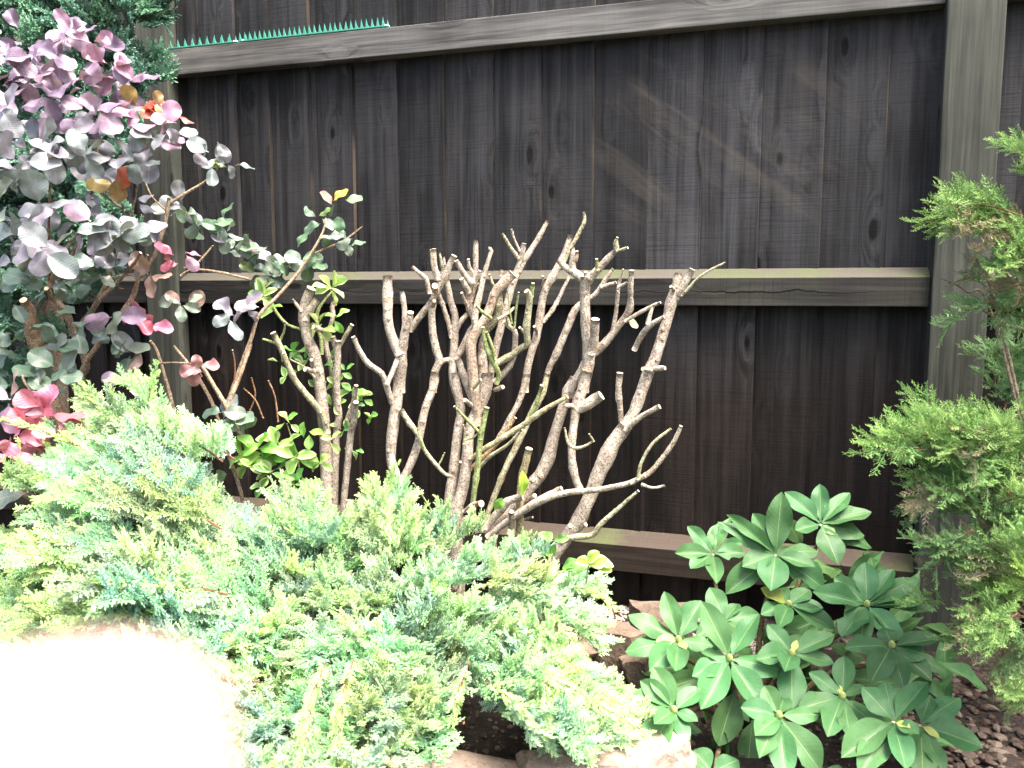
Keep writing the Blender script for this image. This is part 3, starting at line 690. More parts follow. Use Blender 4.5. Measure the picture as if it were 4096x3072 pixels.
# ------------------------------------------------------------------ rhododendron
rh = empty('rhododendron', (0.52, 1.72, 0), 'low rhododendron with rosettes of large smooth green leaves, right of the pruned shrub', 'rhododendron')
ZE, ZF, ZG = (2600, 1800, 2.16), (2200, 2300, 2.1494), (3072, 2300, 2.1494)
def rosette(z, c, Y, tips, bud=1, tone=1.0):
    ox, oy, s = z
    cpx, cpy = ox + c[0] / s, oy + c[1] / s
    cp = P(cpx, cpy, Y)
    dep = (cp - CAM).dot(FWD)
    ax = ((CAM - cp).normalized() * 0.6 + Vector((0, 0, 0.7))).normalized()
    # the shoot that carries the rosette
    root = Vector((0.52 + (cp.x - 0.52) * 0.25, 1.74 + (cp.y - 1.74) * 0.2, 0.0))
    pts = [(cp - ax * 0.002, 0.0035), (cp - ax * 0.05, 0.004), (cp.lerp(root, 0.5) + Vector((0, 0.03, 0)), 0.006), (root, 0.009)]
    seedc[0] += 1
    V, F, mi = tube(pts, 7, seed=seedc[0])
    shoot_ = link('shoot', mesh_np('shoot', [v - rh.location for v in V], F, [TWIG, CUT], mi=mi), rh, color=(0.5, 0.5, 0.35))
    for tp in tips:
        tx, ty, w = tp[:3]; Lw = tp[3] if len(tp) > 3 else 0.15
        px, py = ox + tx / s, oy + ty / s
        flat = math.hypot(px - cpx, py - cpy) * dep / F4
        d = math.sqrt(max(0.0004, Lw * Lw - flat * flat)) if flat < Lw else 0.02
        up = (cpy - py) / max(1, math.hypot(px - cpx, py - cpy))
        d = min(d, 0.09)
        k = up * 0.75 if up > 0 else up * 0.95
        tip = P(px, py, Y + d * k - 0.012)
        wd = w / s * dep / F4 * random.uniform(1.1, 1.24)
        hint = (CAM - cp).normalized() * 0.75 + Vector((random.uniform(-.15, .15), 0, 0.75))
        g = random.uniform(0.85, 1.15) * tone
        col = (0.060 * g, 0.160 * g, 0.056 * g)
        if len(tp) > 4: col = tp[4]
        dirn = (tip - cp).normalized()
        put_leaf(shoot_, random.choice(RH), cp + dirn * 0.004, tip, wd, hint, col, org=rh.location)
    ax = ((CAM - cp).normalized() * 0.6 + Vector((0, 0, 0.7))).normalized()
    if bud:
        bm = bmesh.new(); bmesh.ops.create_uvsphere(bm, u_segments=10, v_segments=8, radius=1)
        q = ax.to_track_quat('Z', 'Y').to_matrix().to_4x4()
        for v in bm.verts:
            zz = v.co.z; v.co.x *= 0.0068 * (1 - 0.25 * zz); v.co.y *= 0.0068 * (1 - 0.25 * zz); v.co.z *= 0.0105
        me = bpy.data.meshes.new('bud'); bm.to_mesh(me); bm.free(); me.materials.append(BUD)
        for p in me.polygons: p.use_smooth = True
        link('bud', me, shoot_, Matrix.Translation(cp + ax * 0.006 - rh.location) @ q)
YL = (0.42, 0.48, 0.14)
rosette(ZE, (1475, 640), 2.00, [(1465,275,140),(1180,350,150),(1725,350,140),(1915,530,170),(1255,690,130),(1598,715,80,0.06,(0.11,0.22,0.07)),(1630,950,200),(1960,800,150),(1870,700,160)], 0)
rosette(ZE, (545, 900), 1.96, [(335,640,105),(565,635,115),(620,598,105),(220,880,115),(360,1000,150),(575,1140,130),(820,870,130),(810,770,85),(690,560,90)], 0)
rosette(ZE, (1085, 905), 1.88, [(1140,370,190),(895,540,150),(905,715,110,0.09),(805,985,165),(1045,1185,215),(1535,1180,205),(1462,830,170),(1430,1000,150),(650,580,120),(690,545,110),(650,1230,170)], 0)
rosette(ZE, (1200, 1340), 1.80, [(960,1190,110,0.1,(0.20,0.24,0.05)),(1120,1170,110),(1240,1220,90),(970,1390,130,0.1),(1110,1525,145),(1605,1540,190),(1500,1350,150),(1380,1190,150)])
rosette(ZG, (850, 260), 1.76, [(840,-120,185),(585,5,150),(388,140,180),(640,492,195),(790,592,140),(1125,545,175),(1185,550,120),(1192,92,170),(1080,-60,150),(1380,180,170),(1472,300,170),(1290,-30,150)])
rosette(ZF, (1105, 565), 1.74, [(985,135,150),(1290,200,165),(702,310,160),(660,610,180),(858,812,170),(1078,822,160),(915,560,85,0.07,YL),(1172,635,60,0.04,YL),(1400,580,135)], 1, 1.1)
rosette(ZF, (1505, 400), 1.80, [(1380,92,155),(1612,238,120),(1810,320,125),(1265,500,130),(1680,480,120)], 0, 1.05)
rosette(ZF, (1545, 725), 1.62, [(1318,222,195),(1458,375,115),(1778,305,185),(1238,832,160),(2025,780,200),(1298,1138,205),(1825,1142,200),(1308,650,110)], 1, 1.1)
rosette(ZG, (205, 680), 1.62, [(0,415,145),(-60,640,120),(150,790,150),(205,1085,215),(570,505,175),(575,745,150),(-100,720,150),(250,560,50,0.04,YL)])
rosette(ZG, (1065, 610), 1.64, [(680,590,150),(1370,660,185),(888,895,195),(1422,880,180),(1172,955,155),(1495,530,165),(1535,790,140),(1000,420,150)], 1, 0.75)
rosette(ZF, (1065, 1170), 1.52, [(895,785,175),(1110,1000,95),(1300,965,170),(705,1010,180),(900,1265,150),(1268,1245,115,0.08),(1182,1392,115,0.08),(765,1645,235),(780,900,150)], 1, 1.05)
rosette(ZG, (95, 1215), 1.50, [(-30,945,150),(140,1020,140),(-230,1130,165),(-100,1350,175),(-70,1535,165),(150,1760,205),(470,1680,215),(450,1165,150),(0,1000,120)])
rosette(ZG, (640, 1050), 1.54, [(592,938,45,0.05,YL),(655,690,165),(370,820,130),(832,950,115),(275,1120,165),(520,1325,200),(1065,1392,195),(700,1300,145)])
rosette(ZG, (1080, 1260), 1.46, [(828,955,180),(1365,905,200),(1000,890,160),(1222,1312,75,0.06,YL),(635,1545,210),(790,1665,210),(1190,1670,190),(1295,1350,140)], 0)
rosette(ZG, (1310, 1290), 1.50, [(1655,1005,190),(1400,1010,150),(1862,1455,240),(1472,1392,62,0.06,YL),(1340,1680,210),(1520,1680,160)], 0, 0.9)
rosette(ZG, (-480, 1700), 1.46, [(-640,1500,200),(-250,1560,170),(-700,1700,180),(-300,1800,190),(-480,1950,190)], 0, 0.8)
rosette(ZG, (700, 1800), 1.42, [(500,1650,170),(900,1700,170),(420,1850,180),(950,1900,180),(690,2050,180)], 0, 0.85)
# single big hanging leaves and the dim ones deep inside
for (a, b, w, Y) in [((2940, 2760), (2875, 2985), 120, 1.60), ((2830, 2700), (2640, 2760), 90, 1.66), ((3010, 2880), (2990, 3070), 110, 1.62), ((3300, 2540), (3120, 2600), 80, 1.76), ((3420, 2780), (3330, 2900), 90, 1.66)]:
    put_leaf(rh, random.choice(RH), P(*a, Y), P(*b, Y - 0.04), w * Y / F4 * 1.05, Vector((0, -0.8, 0.5)), (0.055, 0.13, 0.045))
for k in range(95):
    px = random.uniform(2640, 3780); py = random.uniform(2180, 3150)
    if py < 2500 and px < 2950 and py < 2400: continue
    Y = 1.98 - (py - 2150) * 0.00042 + random.uniform(0.0, 0.1)
    b = P(px, py, Y); a = random.uniform(0, 6.28)
    t = b + Vector((math.cos(a) * 0.11, random.uniform(-0.07, 0.03), math.sin(a) * 0.09 - 0.01))
    put_leaf(rh, random.choice(RH), b, t, random.uniform(0.04, 0.05), Vector((random.uniform(-.3, .3), -0.6, 0.8)), (0.075, 0.17, 0.055))

# ------------------------------------------------------------------ euonymus leaves on the left pruned shrub and the shoot
def cluster(parent, meshes, px, py, Y, n, lpx, cols, ratio=0.5, flat=0.5, up=0.6, name='leaf', spread=14, ang=None, twig=None):
    c0 = Q(px, py, Y); dep = (c0 - CAM).dot(FWD); L = lpx * 1.85172 * dep / F4
    ph = random.uniform(0, 6.28)
    for k in range(n):
        a = ph + k * 6.28 / n + random.uniform(-0.35, 0.35) if ang is None else random.uniform(*ang)
        c = c0 + Vector((random.uniform(-1, 1), random.uniform(-1, 1), random.uniform(-1, 1))) * (spread * 1.85172 * dep / F4) * 0.5
        d = Vector((math.cos(a), -0.45 * math.sin(a) * flat + random.uniform(-0.5, 0.2), math.sin(a) * 0.75 + random.uniform(-0.1, 0.3))).normalized()
        l = L * random.uniform(0.8, 1.15)
        hint = Vector((random.uniform(-0.45, 0.45), -0.55 + random.uniform(-0.4, 0.3), up + random.uniform(-0.3, 0.3)))
        col = random.choice(cols); g = random.uniform(0.85, 1.15)
        put_leaf(parent, random.choice(meshes), c, c + d * l, l * ratio * random.uniform(0.85, 1.1), hint, tuple(x * g for x in col), name)
    return c0
LIME = [(0.22, 0.44, 0.08), (0.28, 0.49, 0.12), (0.17, 0.38, 0.07)]
MIDG = [(0.14, 0.36, 0.08), (0.19, 0.40, 0.10), (0.11, 0.29, 0.08)]
e = shrubL
cluster(e, EU, 715, 625, 2.14, 7, 42, [(0.42, 0.55, 0.2), (0.32, 0.5, 0.14)], 0.5)
cluster(e, EU, 565, 640, 2.16, 6, 36, LIME, 0.5); cluster(e, EU, 590, 665, 2.16, 3, 30, LIME, 0.5)
cluster(e, EU, 690, 705, 2.18, 6, 34, [(0.42, 0.55, 0.2), (0.3, 0.5, 0.12)], 0.5); cluster(e, EU, 725, 690, 2.18, 3, 30, LIME)
for (x, y, n, l, c) in [(640,755,5,32,MIDG),(660,780,4,30,MIDG),(605,785,3,26,LIME),(625,815,2,24,LIME),(720,780,5,26,MIDG),(745,800,4,26,MIDG),(730,830,4,28,LIME),(760,850,5,30,LIME),(775,880,4,26,MIDG),(720,880,4,26,LIME),
                        (780,860,5,26,LIME),(745,930,5,28,MIDG),(760,970,4,26,MIDG),(690,830,3,26,MIDG),(800,900,3,24,LIME)]:
    cluster(e, EU, x, y, 2.22, n, l, c, 0.55)
for (x, y, n, l, c) in [(600,960,6,52,LIME),(560,975,5,52,LIME),(640,985,6,52,LIME),(530,985,4,50,LIME),(620,915,4,34,LIME),(660,940,4,34,LIME),(590,1020,6,40,MIDG),(640,1040,5,38,MIDG),(540,1010,4,36,LIME),(690,1000,4,34,LIME),(570,1055,4,34,MIDG),(715,950,3,34,[(0.45,0.55,0.2)])]:
    cluster(e, EU, x, y, 2.05, n, l, c, 0.55)
for a, b in [((600, 960), (650, 1110)), ((640, 985), (660, 1120)), ((545, 985), (640, 1120)), ((620, 915), (650, 1060))]:
    seedc[0] += 1
    pa, pb = Q(*a, 2.06), Q(*b, 2.10)
    V, F, mi = tube([(pa, 0.0016), (pa.lerp(pb, 0.5) + Vector((0.01, 0, -0.01)), 0.002), (pb, 0.003), (Vector((lroot[0], lroot[1], 0.05)), 0.004)], 6, seed=seedc[0])
    link('twig', mesh_np('twig', [v - e.location for v in V], F, [BARK, CUT], mi=mi), e, color=G)
put_leaf(S, EU[1], P(1500 + 1270 / 2.16, 1500 + 1060 / 2.16, 1.95), P(1500 + 1285 / 2.16, 1500 + 850 / 2.16, 1.93), 0.026, Vector((0.3, -1, 0.1)), (0.28, 0.46, 0.05))
put_leaf(S, EU[1], P(1500 + 1030 / 2.16, 1500 + 1170 / 2.16, 1.97), P(1500 + 1090 / 2.16, 1500 + 1080 / 2.16, 1.95), 0.025, Vector((0.3, -1, 0.6)), (0.2, 0.38, 0.07))
put_leaf(S, SM[4], P(2200 + 860 / 2.765, 800 + 1310 / 2.765, 1.96), P(2200 + 960 / 2.765, 800 + 1390 / 2.765, 1.94), 0.018, Vector((0.1, -1, 0.3)), (0.62, 0.45, 0.26), 'dead_leaf')
sh = empty('euonymus_shoot', (0.13, 1.8, 0), 'small yellow-edged variegated euonymus shoot at the foot of the bare shrub', 'shoot')
c = cluster(sh, [EU[0], EU[2]], 1272, 1216, 1.72, 3, 52, [(0.30, 0.46, 0.06)], 0.62, ang=(0.2, 2.6))
cluster(sh, [EU[0], EU[2]], 1275, 1218, 1.72, 2, 52, [(0.34, 0.5, 0.06)], 0.6, ang=(-0.5, 0.3)); cluster(sh, [EU[1]], 1266, 1220, 1.73, 3, 50, [(0.14, 0.34, 0.07)], 0.6, ang=(2.6, 4.2))
cluster(sh, [EU[1]], 1195, 1165, 1.86, 3, 42, MIDG, 0.6); cluster(sh, [EU[1]], 1160, 1185, 1.86, 3, 42, MIDG, 0.6)
V, F, mi = tube([(c, 0.002), (c + Vector((-0.01, 0.02, -0.1)), 0.0025), (Vector((0.13, 1.8, -0.01)), 0.004)], 6, seed=3)
link('stem', mesh_np('stem', [v - sh.location for v in V], F, [BARK, CUT], mi=mi), sh, color=G)

def inside(poly, x, y):
    c = False; j = len(poly) - 1
    for i in range(len(poly)):
        (xi, yi), (xj, yj) = poly[i], poly[j]
        if (yi > y) != (yj > y) and x < (xj - xi) * (y - yi) / (yj - yi) + xi: c = not c
        j = i
    return c

# ------------------------------------------------------------------ smoke bush
sb_root = Vector((-0.95, 2.15, 0))
smk = empty('smoke_bush', sb_root, 'smoke bush with rounded mauve, grey-green and crimson leaves at the left edge', 'bush')
MAU = [(0.24, 0.165, 0.235), (0.21, 0.15, 0.22), (0.29, 0.19, 0.26)]
PNK = [(0.36, 0.20, 0.28), (0.32, 0.18, 0.26)]
GRY = [(0.19, 0.205, 0.22), (0.23, 0.21, 0.255), (0.15, 0.185, 0.18)]
DGR = [(0.07, 0.13, 0.09), (0.09, 0.15, 0.10), (0.12, 0.15, 0.11)]
REDL = [(0.55, 0.08, 0.05), (0.30, 0.2, 0.06)]
CRI = [(0.50, 0.13, 0.19), (0.45, 0.16, 0.22)]
BRN = [(0.30, 0.2, 0.17), (0.24, 0.17, 0.14)]
TW = [(0.14, 0.22, 0.15), (0.2, 0.26, 0.2), (0.1, 0.19, 0.1)]
LF = [(0.12, 0.2, 0.05)]
sclusters = [
 (140,80,2.0,4,46,PNK+MAU,0.5),(205,105,2.0,4,44,PNK,0.7),(120,130,1.95,4,56,MAU,0.55),(60,170,1.9,5,58,MAU,0.55),(20,130,1.9,4,56,MAU,0.6),(170,170,1.95,5,50,MAU,0.55),(235,150,1.98,4,44,PNK,0.6),(270,190,1.98,3,44,PNK,0.55),
 (110,215,1.9,5,58,MAU,0.55),(310,225,1.97,4,46,PNK+REDL,0.6),(350,220,1.97,3,40,REDL+PNK,0.6),(380,270,1.95,3,44,PNK,0.85),(300,270,1.92,4,48,PNK,0.6),(220,245,1.9,5,52,MAU,0.6),(30,235,1.8,4,62,GRY+MAU,0.55),
 (150,290,1.88,5,54,GRY+MAU,0.55),(330,295,1.92,4,44,GRY+PNK,0.7),(370,300,1.92,3,44,GRY,0.55),(100,330,1.85,5,58,GRY,0.55),(190,345,1.88,5,50,GRY,0.6),(300,345,1.92,4,42,PNK+GRY,0.7),(40,350,1.8,4,62,GRY,0.55),
 (465,320,2.1,2,40,GRY,0.7),(450,360,2.1,5,40,GRY,0.5),(490,350,2.1,5,38,GRY+LF,0.5),(370,240,1.96,2,40,REDL,0.5),(240,400,1.95,3,46,BRN+REDL,0.6),
 (90,450,1.82,4,62,GRY,0.7),(40,500,1.78,5,66,GRY,0.6),(120,540,1.78,4,70,GRY,0.7),(180,480,1.85,4,60,GRY+MAU,0.6),(250,500,1.85,7,62,GRY,0.55),(300,500,1.86,4,54,GRY,0.55),(20,430,1.8,3,60,DGR,0.6),(170,570,1.84,4,52,DGR+GRY,0.6),(60,600,1.84,5,56,DGR,0.65),(150,620,1.9,4,44,DGR,0.7),(210,610,1.92,3,44,DGR+GRY,0.6),
 (395,450,2.1,5,44,TW+GRY,0.5),(430,490,2.1,5,42,TW+GRY,0.5),(480,490,2.1,4,40,TW+LF,0.5),(500,520,2.1,4,40,GRY+TW+LF,0.45),(375,480,2.12,4,40,DGR,0.6),
 (385,565,2.04,6,40,CRI+PNK,0.5),(330,600,2.02,4,48,BRN,0.6),(400,655,2.03,6,44,BRN+TW,0.55),(315,695,2.0,6,42,CRI,0.5),(265,690,1.98,2,60,BRN+MAU,0.5),(490,690,2.08,4,46,GRY,0.5),(540,660,2.1,3,42,GRY,0.6),
 (600,570,2.2,6,36,TW+GRY,0.75),(570,550,2.2,4,40,TW+PNK,0.5),(660,580,2.18,4,42,TW,0.85),(640,550,2.2,4,40,TW,0.6),(690,480,2.22,4,34,TW+LF,0.55),(735,435,2.22,4,34,[(0.5,0.3,0.04),(0.4,0.22,0.15),(0.15,0.24,0.12)],0.6),(720,510,2.2,4,36,TW,0.55),(755,525,2.2,4,34,TW,0.6),(590,605,2.2,5,42,DGR+LF,0.5),(550,590,2.2,4,44,DGR+LF,0.5),
 (280,770,2.0,4,44,TW+DGR,0.75),(265,815,1.98,3,48,BRN+MAU,0.6),(425,800,2.0,5,38,[(0.36,0.18,0.18)],0.6),(230,720,2.0,4,52,TW+GRY,0.6),(110,760,1.9,5,48,DGR,0.7),(140,805,1.9,5,50,TW+DGR,0.75),(70,830,1.88,4,48,DGR,0.7),
 (110,890,1.72,7,66,CRI,0.6),(60,920,1.7,5,62,CRI+PNK,0.6),(20,870,1.75,4,60,BRN+PNK,0.6),(30,970,1.68,5,50,CRI,0.5),(100,960,1.72,4,60,PNK+CRI,0.6),(490,900,2.05,4,48,GRY+DGR,0.6),(515,925,2.06,4,46,DGR+TW,0.65),(60,1080,1.7,4,70,DGR,0.7),(480,1085,1.98,3,60,TW,0.5),(150,1110,1.75,3,60,DGR,0.7),
]
for (x, y, Y, n, l, cols, ra) in sclusters:
    cluster(smk, SM, x, y, Y, n, l * 1.04, cols, ra * 0.8 + 0.27, up=0.6, spread=34)
# leaves that cannot be told apart deeper in the bush, as one mass per tone
def leaf_mass(parent, meshes, spots, col, lpx, name='foliage'):
    VV = []; FF = []; UV = []; b = 0
    for (x, y, Y) in spots:
        me = random.choice(meshes); n = len(me.vertices)
        co = np.empty(n * 3, dtype=np.float32); me.vertices.foreach_get('co', co); co = co.reshape(-1, 3)
        uv = np.empty(n * 3, dtype=np.float32); me.attributes['leafuv'].data.foreach_get('vector', uv)
        p = Q(x, y, Y); L = lpx * random.uniform(0.75, 1.2) * 1.85172 * Y / F4
        a = random.uniform(0, 6.28); d = Vector((math.cos(a), random.uniform(-.6, .3), math.sin(a) * 0.7 + 0.1)).normalized()
        hint = Vector((random.uniform(-.5, .5), random.uniform(-.9, -.1), random.uniform(.2, .9)))
        z = (hint - d * hint.dot(d)).normalized(); xx = d.cross(z)
        w = L * random.uniform(0.62, 0.82)
        M = np.array([[xx.x * w, d.x * L, z.x * L], [xx.y * w, d.y * L, z.y * L], [xx.z * w, d.z * L, z.z * L]])
        VV.append(co @ M.T + np.array(tuple(p - parent.location))); UV.append(uv)
        FF += [tuple(i + b for i in q.vertices) for q in me.polygons]; b += n
    o = link(name, mesh_np(name, np.vstack(VV), FF, [meshes[0].materials[0]], uv=np.concatenate(UV)), parent, color=col)
    o['kind'] = 'stuff'
def spots_in(poly, n, Y0, Y1):
    out = []
    while len(out) < n:
        x = random.uniform(min(p[0] for p in poly), max(p[0] for p in poly)); y = random.uniform(min(p[1] for p in poly), max(p[1] for p in poly))
        if inside(poly, x, y): out.append((x, y, random.uniform(Y0, Y1)))
    return out
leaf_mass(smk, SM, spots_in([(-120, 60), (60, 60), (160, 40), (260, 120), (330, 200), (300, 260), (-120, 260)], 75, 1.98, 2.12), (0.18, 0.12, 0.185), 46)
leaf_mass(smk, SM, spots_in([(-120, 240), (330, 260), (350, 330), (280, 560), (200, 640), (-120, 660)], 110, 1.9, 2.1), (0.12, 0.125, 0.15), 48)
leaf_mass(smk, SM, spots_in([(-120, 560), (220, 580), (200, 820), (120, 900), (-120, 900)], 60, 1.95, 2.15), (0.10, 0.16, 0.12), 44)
leaf_mass(smk, SM, spots_in([(370, 440), (540, 500), (680, 540), (640, 620), (500, 560), (380, 500)], 9, 2.12, 2.22), (0.12, 0.18, 0.12), 34)
TWM = [TWIG, CUT]
def sstem(z, y0, y1, pts, name='branch', col=(1, 1, 1), g=None): stem(smk, z, y0, y1, pts, name, col, TWM, g, 1, 7)
PAL = (1.25, 1.2, 1.15)
sstem('L', 2.0, 2.1, [(200,1080,60),(250,1180,110),(290,1400,125),(370,1660,120),(420,1900,125)], 'trunk', (1.1, 1.0, 0.9), (sb_root.x, sb_root.y))
sstem('L', 1.98, 2.1, [(400,980,36),(440,1030,50),(560,1180,55),(640,1360,68),(700,1500,62),(745,1660,62),(740,1900,66)], g=(sb_root.x + 0.1, sb_root.y))
sstem('L', 2.0, 2.05, [(970,780,32),(920,930,40),(850,1080,46),(760,1220,50),(640,1370,55)])
sstem('L', 1.96, 2.02, [(1215,670,24),(1140,790,28),(1060,880,30),(860,1075,34)]); 
sstem('L', 2.04, 2.08, [(1275,690,22),(1200,880,30),(1130,1080,44),(900,1400,46),(740,1620,46),(700,1750,46)], col=PAL)
sstem('L', 2.08, 2.08, [(1460,200,30),(1430,400,38),(1370,600,38),(1300,760,30),(1200,900,26)]); sstem('L', 2.1, 2.08, [(1900,-90,10),(1790,40,18),(1600,160,24),(1455,250,26)], col=PAL)
sstem('L', 2.08, 2.08, [(1240,20,10),(1310,180,14),(1425,300,16)], 'twig', PAL); sstem('L', 2.05, 2.05, [(800,905,12),(1000,880,15),(1250,845,14)], 'twig'); sstem('L', 2.04, 2.06, [(720,20,18),(870,150,20),(1080,310,22)], 'twig', PAL)
sstem('L', 1.95, 2.0, [(800,200,16),(770,290,20),(720,430,24),(600,600,28),(480,800,34),(430,1010,40)])
sstem('L', 2.06, 2.16, [(1590,800,16),(1900,840,22),(2150,900,20)], 'twig', PAL); sstem('L', 2.08, 2.08, [(1840,610,14),(1690,780,18),(1560,870,18)], 'twig', PAL)
sstem('L', 1.95, 2.0, [(840,-300,14),(840,-60,20),(800,120,26),(740,400,30),(620,700,34),(500,900,36)], col=(0.8, 0.7, 0.6)); sstem('L', 1.9, 2.0, [(400,-200,12),(430,100,18),(420,500,22),(420,950,30)], col=(0.7, 0.65, 0.55)); sstem('L', 2.0, 2.04, [(1210,-60,10),(1180,120,16),(1150,280,18),(980,760,22)], 'twig')
sstem('A', 2.2, 2.1, [(870,-60,16),(860,20,18),(790,170,22),(640,400,26),(540,520,28),(430,640,28),(290,790,30),(220,1000,36),(110,1300,40),(20,1560,44)], col=PAL)
sstem('A', 2.2, 2.2, [(1188,12,10),(1090,90,14),(1000,150,18),(790,240,20),(680,330,18)], 'twig', PAL)
sstem('M', 2.06, 2.1, [(1300,-80,24),(1350,0,28),(1400,150,30),(1460,360,30),(1520,600,30)], col=PAL); sstem('M', 2.05, 2.1, [(1500,-40,20),(1700,220,28),(1850,500,32),(1960,860,30),(2080,1220,32),(2110,1400,32)], col=PAL, g=(-0.62, 2.1))
sstem('M', 2.04, 2.08, [(1708,75,32),(1800,230,36),(1960,500,40),(2130,850,36),(2200,1050,34)], col=PAL); sstem('M', 2.1, 2.06, [(2170,-60,34),(2080,200,36),(1960,510,38)], col=PAL)
sstem('M', 2.05, 2.05, [(1330,120,16),(1500,110,16),(1690,130,16),(1745,230,14)], 'twig'); sstem('M', 2.05, 2.1, [(2010,0,12),(2030,150,13),(2010,450,14),(1960,500,16)], 'twig', (1.0, 0.7, 0.55))
sstem('A', 2.1, 2.12, [(375,1345,13),(430,1480,15),(460,1700,16)], 'twig', (1.0, 0.7, 0.55)); sstem('A', 2.1, 2.12, [(230,1320,12),(260,1480,14),(190,1660,14)], 'twig', (1.0, 0.7, 0.55)); sstem('A', 2.1, 2.12, [(160,1410,10),(260,1510,14),(330,1670,14)], 'twig', (1.0, 0.8, 0.6))
sstem('M', 1.8, 1.9, [(-40,1080,78),(60,1150,78),(200,1230,72),(400,1350,66),(600,1500,60)], col=PAL); sstem('M', 1.78, 1.85, [(30,960,30),(110,1140,36),(190,1240,40)], 'twig', PAL)
sstem('M', 1.95, 1.95, [(575,1100,112),(560,1350,112),(570,1600,115)], 'trunk', PAL, (-0.93, 2.05)); sstem('M', 1.9, 1.95, [(380,0,14),(375,240,16),(380,700,18),(360,1300,18)], 'twig'); sstem('M', 1.9, 1.95, [(320,420,20),(205,260,20),(220,160,18),(330,120,16)], 'twig', PAL)
sstem('M', 1.72, 1.8, [(0,2050,26),(40,2180,26),(180,2330,30),(330,2360,28)], 'twig', PAL); sstem('M', 1.72, 1.8, [(0,2150,22),(200,2300,24),(420,2200,20)], 'twig', PAL)

# ------------------------------------------------------------------ conifer sprays (shared meshes)
def sprig_template(seed, n_side, needles, thick, side_len, kind):
    """unit sprig along +Y: list of spikes (base, dir, len, r, tint)"""
    r_ = random.Random(seed); out = []
    for k in range(n_side):
        t = 0.08 + 0.9 * k / n_side
        s = -1 if k % 2 else 1
        L = side_len * (1 - 0.65 * t) * r_.uniform(0.75, 1.2)
        a = R(r_.uniform(28, 50)) * s
        el = R(r_.uniform(-28, 38))
        d = np.array([math.sin(a) * math.cos(el), math.cos(a), math.sin(el) * 0.8]); d /= np.linalg.norm(d)
        b = np.array([0, t, 0.03 * math.sin(t * 5)])
        out.append((b, d, L, thick, 0.35 + 0.6 * t))
        for q in range(needles):
            tq = (q + 0.5) / needles
            s2 = -1 if q % 2 else 1
            up = np.cross(d, np.array([0, 0, 1.0])); up /= np.linalg.norm(up) + 1e-9
            dd = d * 0.75 + up * s2 * r_.uniform(0.4, 0.75) + np.array([0, 0, r_.uniform(-0.45, 0.5)]); dd /= np.linalg.norm(dd)
            out.append((b + d * L * tq, dd, L * (0.5 - 0.25 * tq) * r_.uniform(0.8, 1.2), thick * (0.72 if kind == 'needle' else 0.85), 0.3 + 0.7 * t * tq + 0.15))
    out.append((np.array([0, 0, 0]), np.array([0, 1, 0.02]), 1.05, thick * 1.25, 0.6))
    return out
def spikes_to_mesh(sp):
    n = len(sp)
    B = np.array([s[0] for s in sp]); D = np.array([s[1] for s in sp]); L = np.array([s[2] for s in sp]); Rr = np.array([s[3] for s in sp]); T = np.array([s[4] for s in sp])
    ref = np.where(np.abs(D[:, 2:3]) > 0.8, np.array([[1.0, 0, 0]]), np.array([[0, 0, 1.0]]))
    X = np.cross(D, ref); X /= np.linalg.norm(X, axis=1, keepdims=True); Y = np.cross(D, X)
    V = np.zeros((n, 7, 3)); tt = np.zeros((n, 7))
    for j in range(3):
        a = 2 * math.pi * j / 3
        o = X * math.cos(a) + Y * math.sin(a)
        V[:, j] = B + o * (Rr * 0.55)[:, None]
        V[:, 3 + j] = B + D * (L * 0.55)[:, None] + o * Rr[:, None]
    V[:, 6] = B + D * L[:, None]
    tt[:, :3] = T[:, None] - 0.12; tt[:, 3:6] = T[:, None]; tt[:, 6] = T + 0.18
    f = []
    for j in range(3):
        k = (j + 1) % 3
        f += [(j, k, 3 + k), (j, 3 + k, 3 + j), (3 + j, 3 + k, 6)]
    F = (np.arange(n)[:, None, None] * 7 + np.array(f)[None]).reshape(-1, 3)
    return V.reshape(-1, 3), F, tt.ravel()
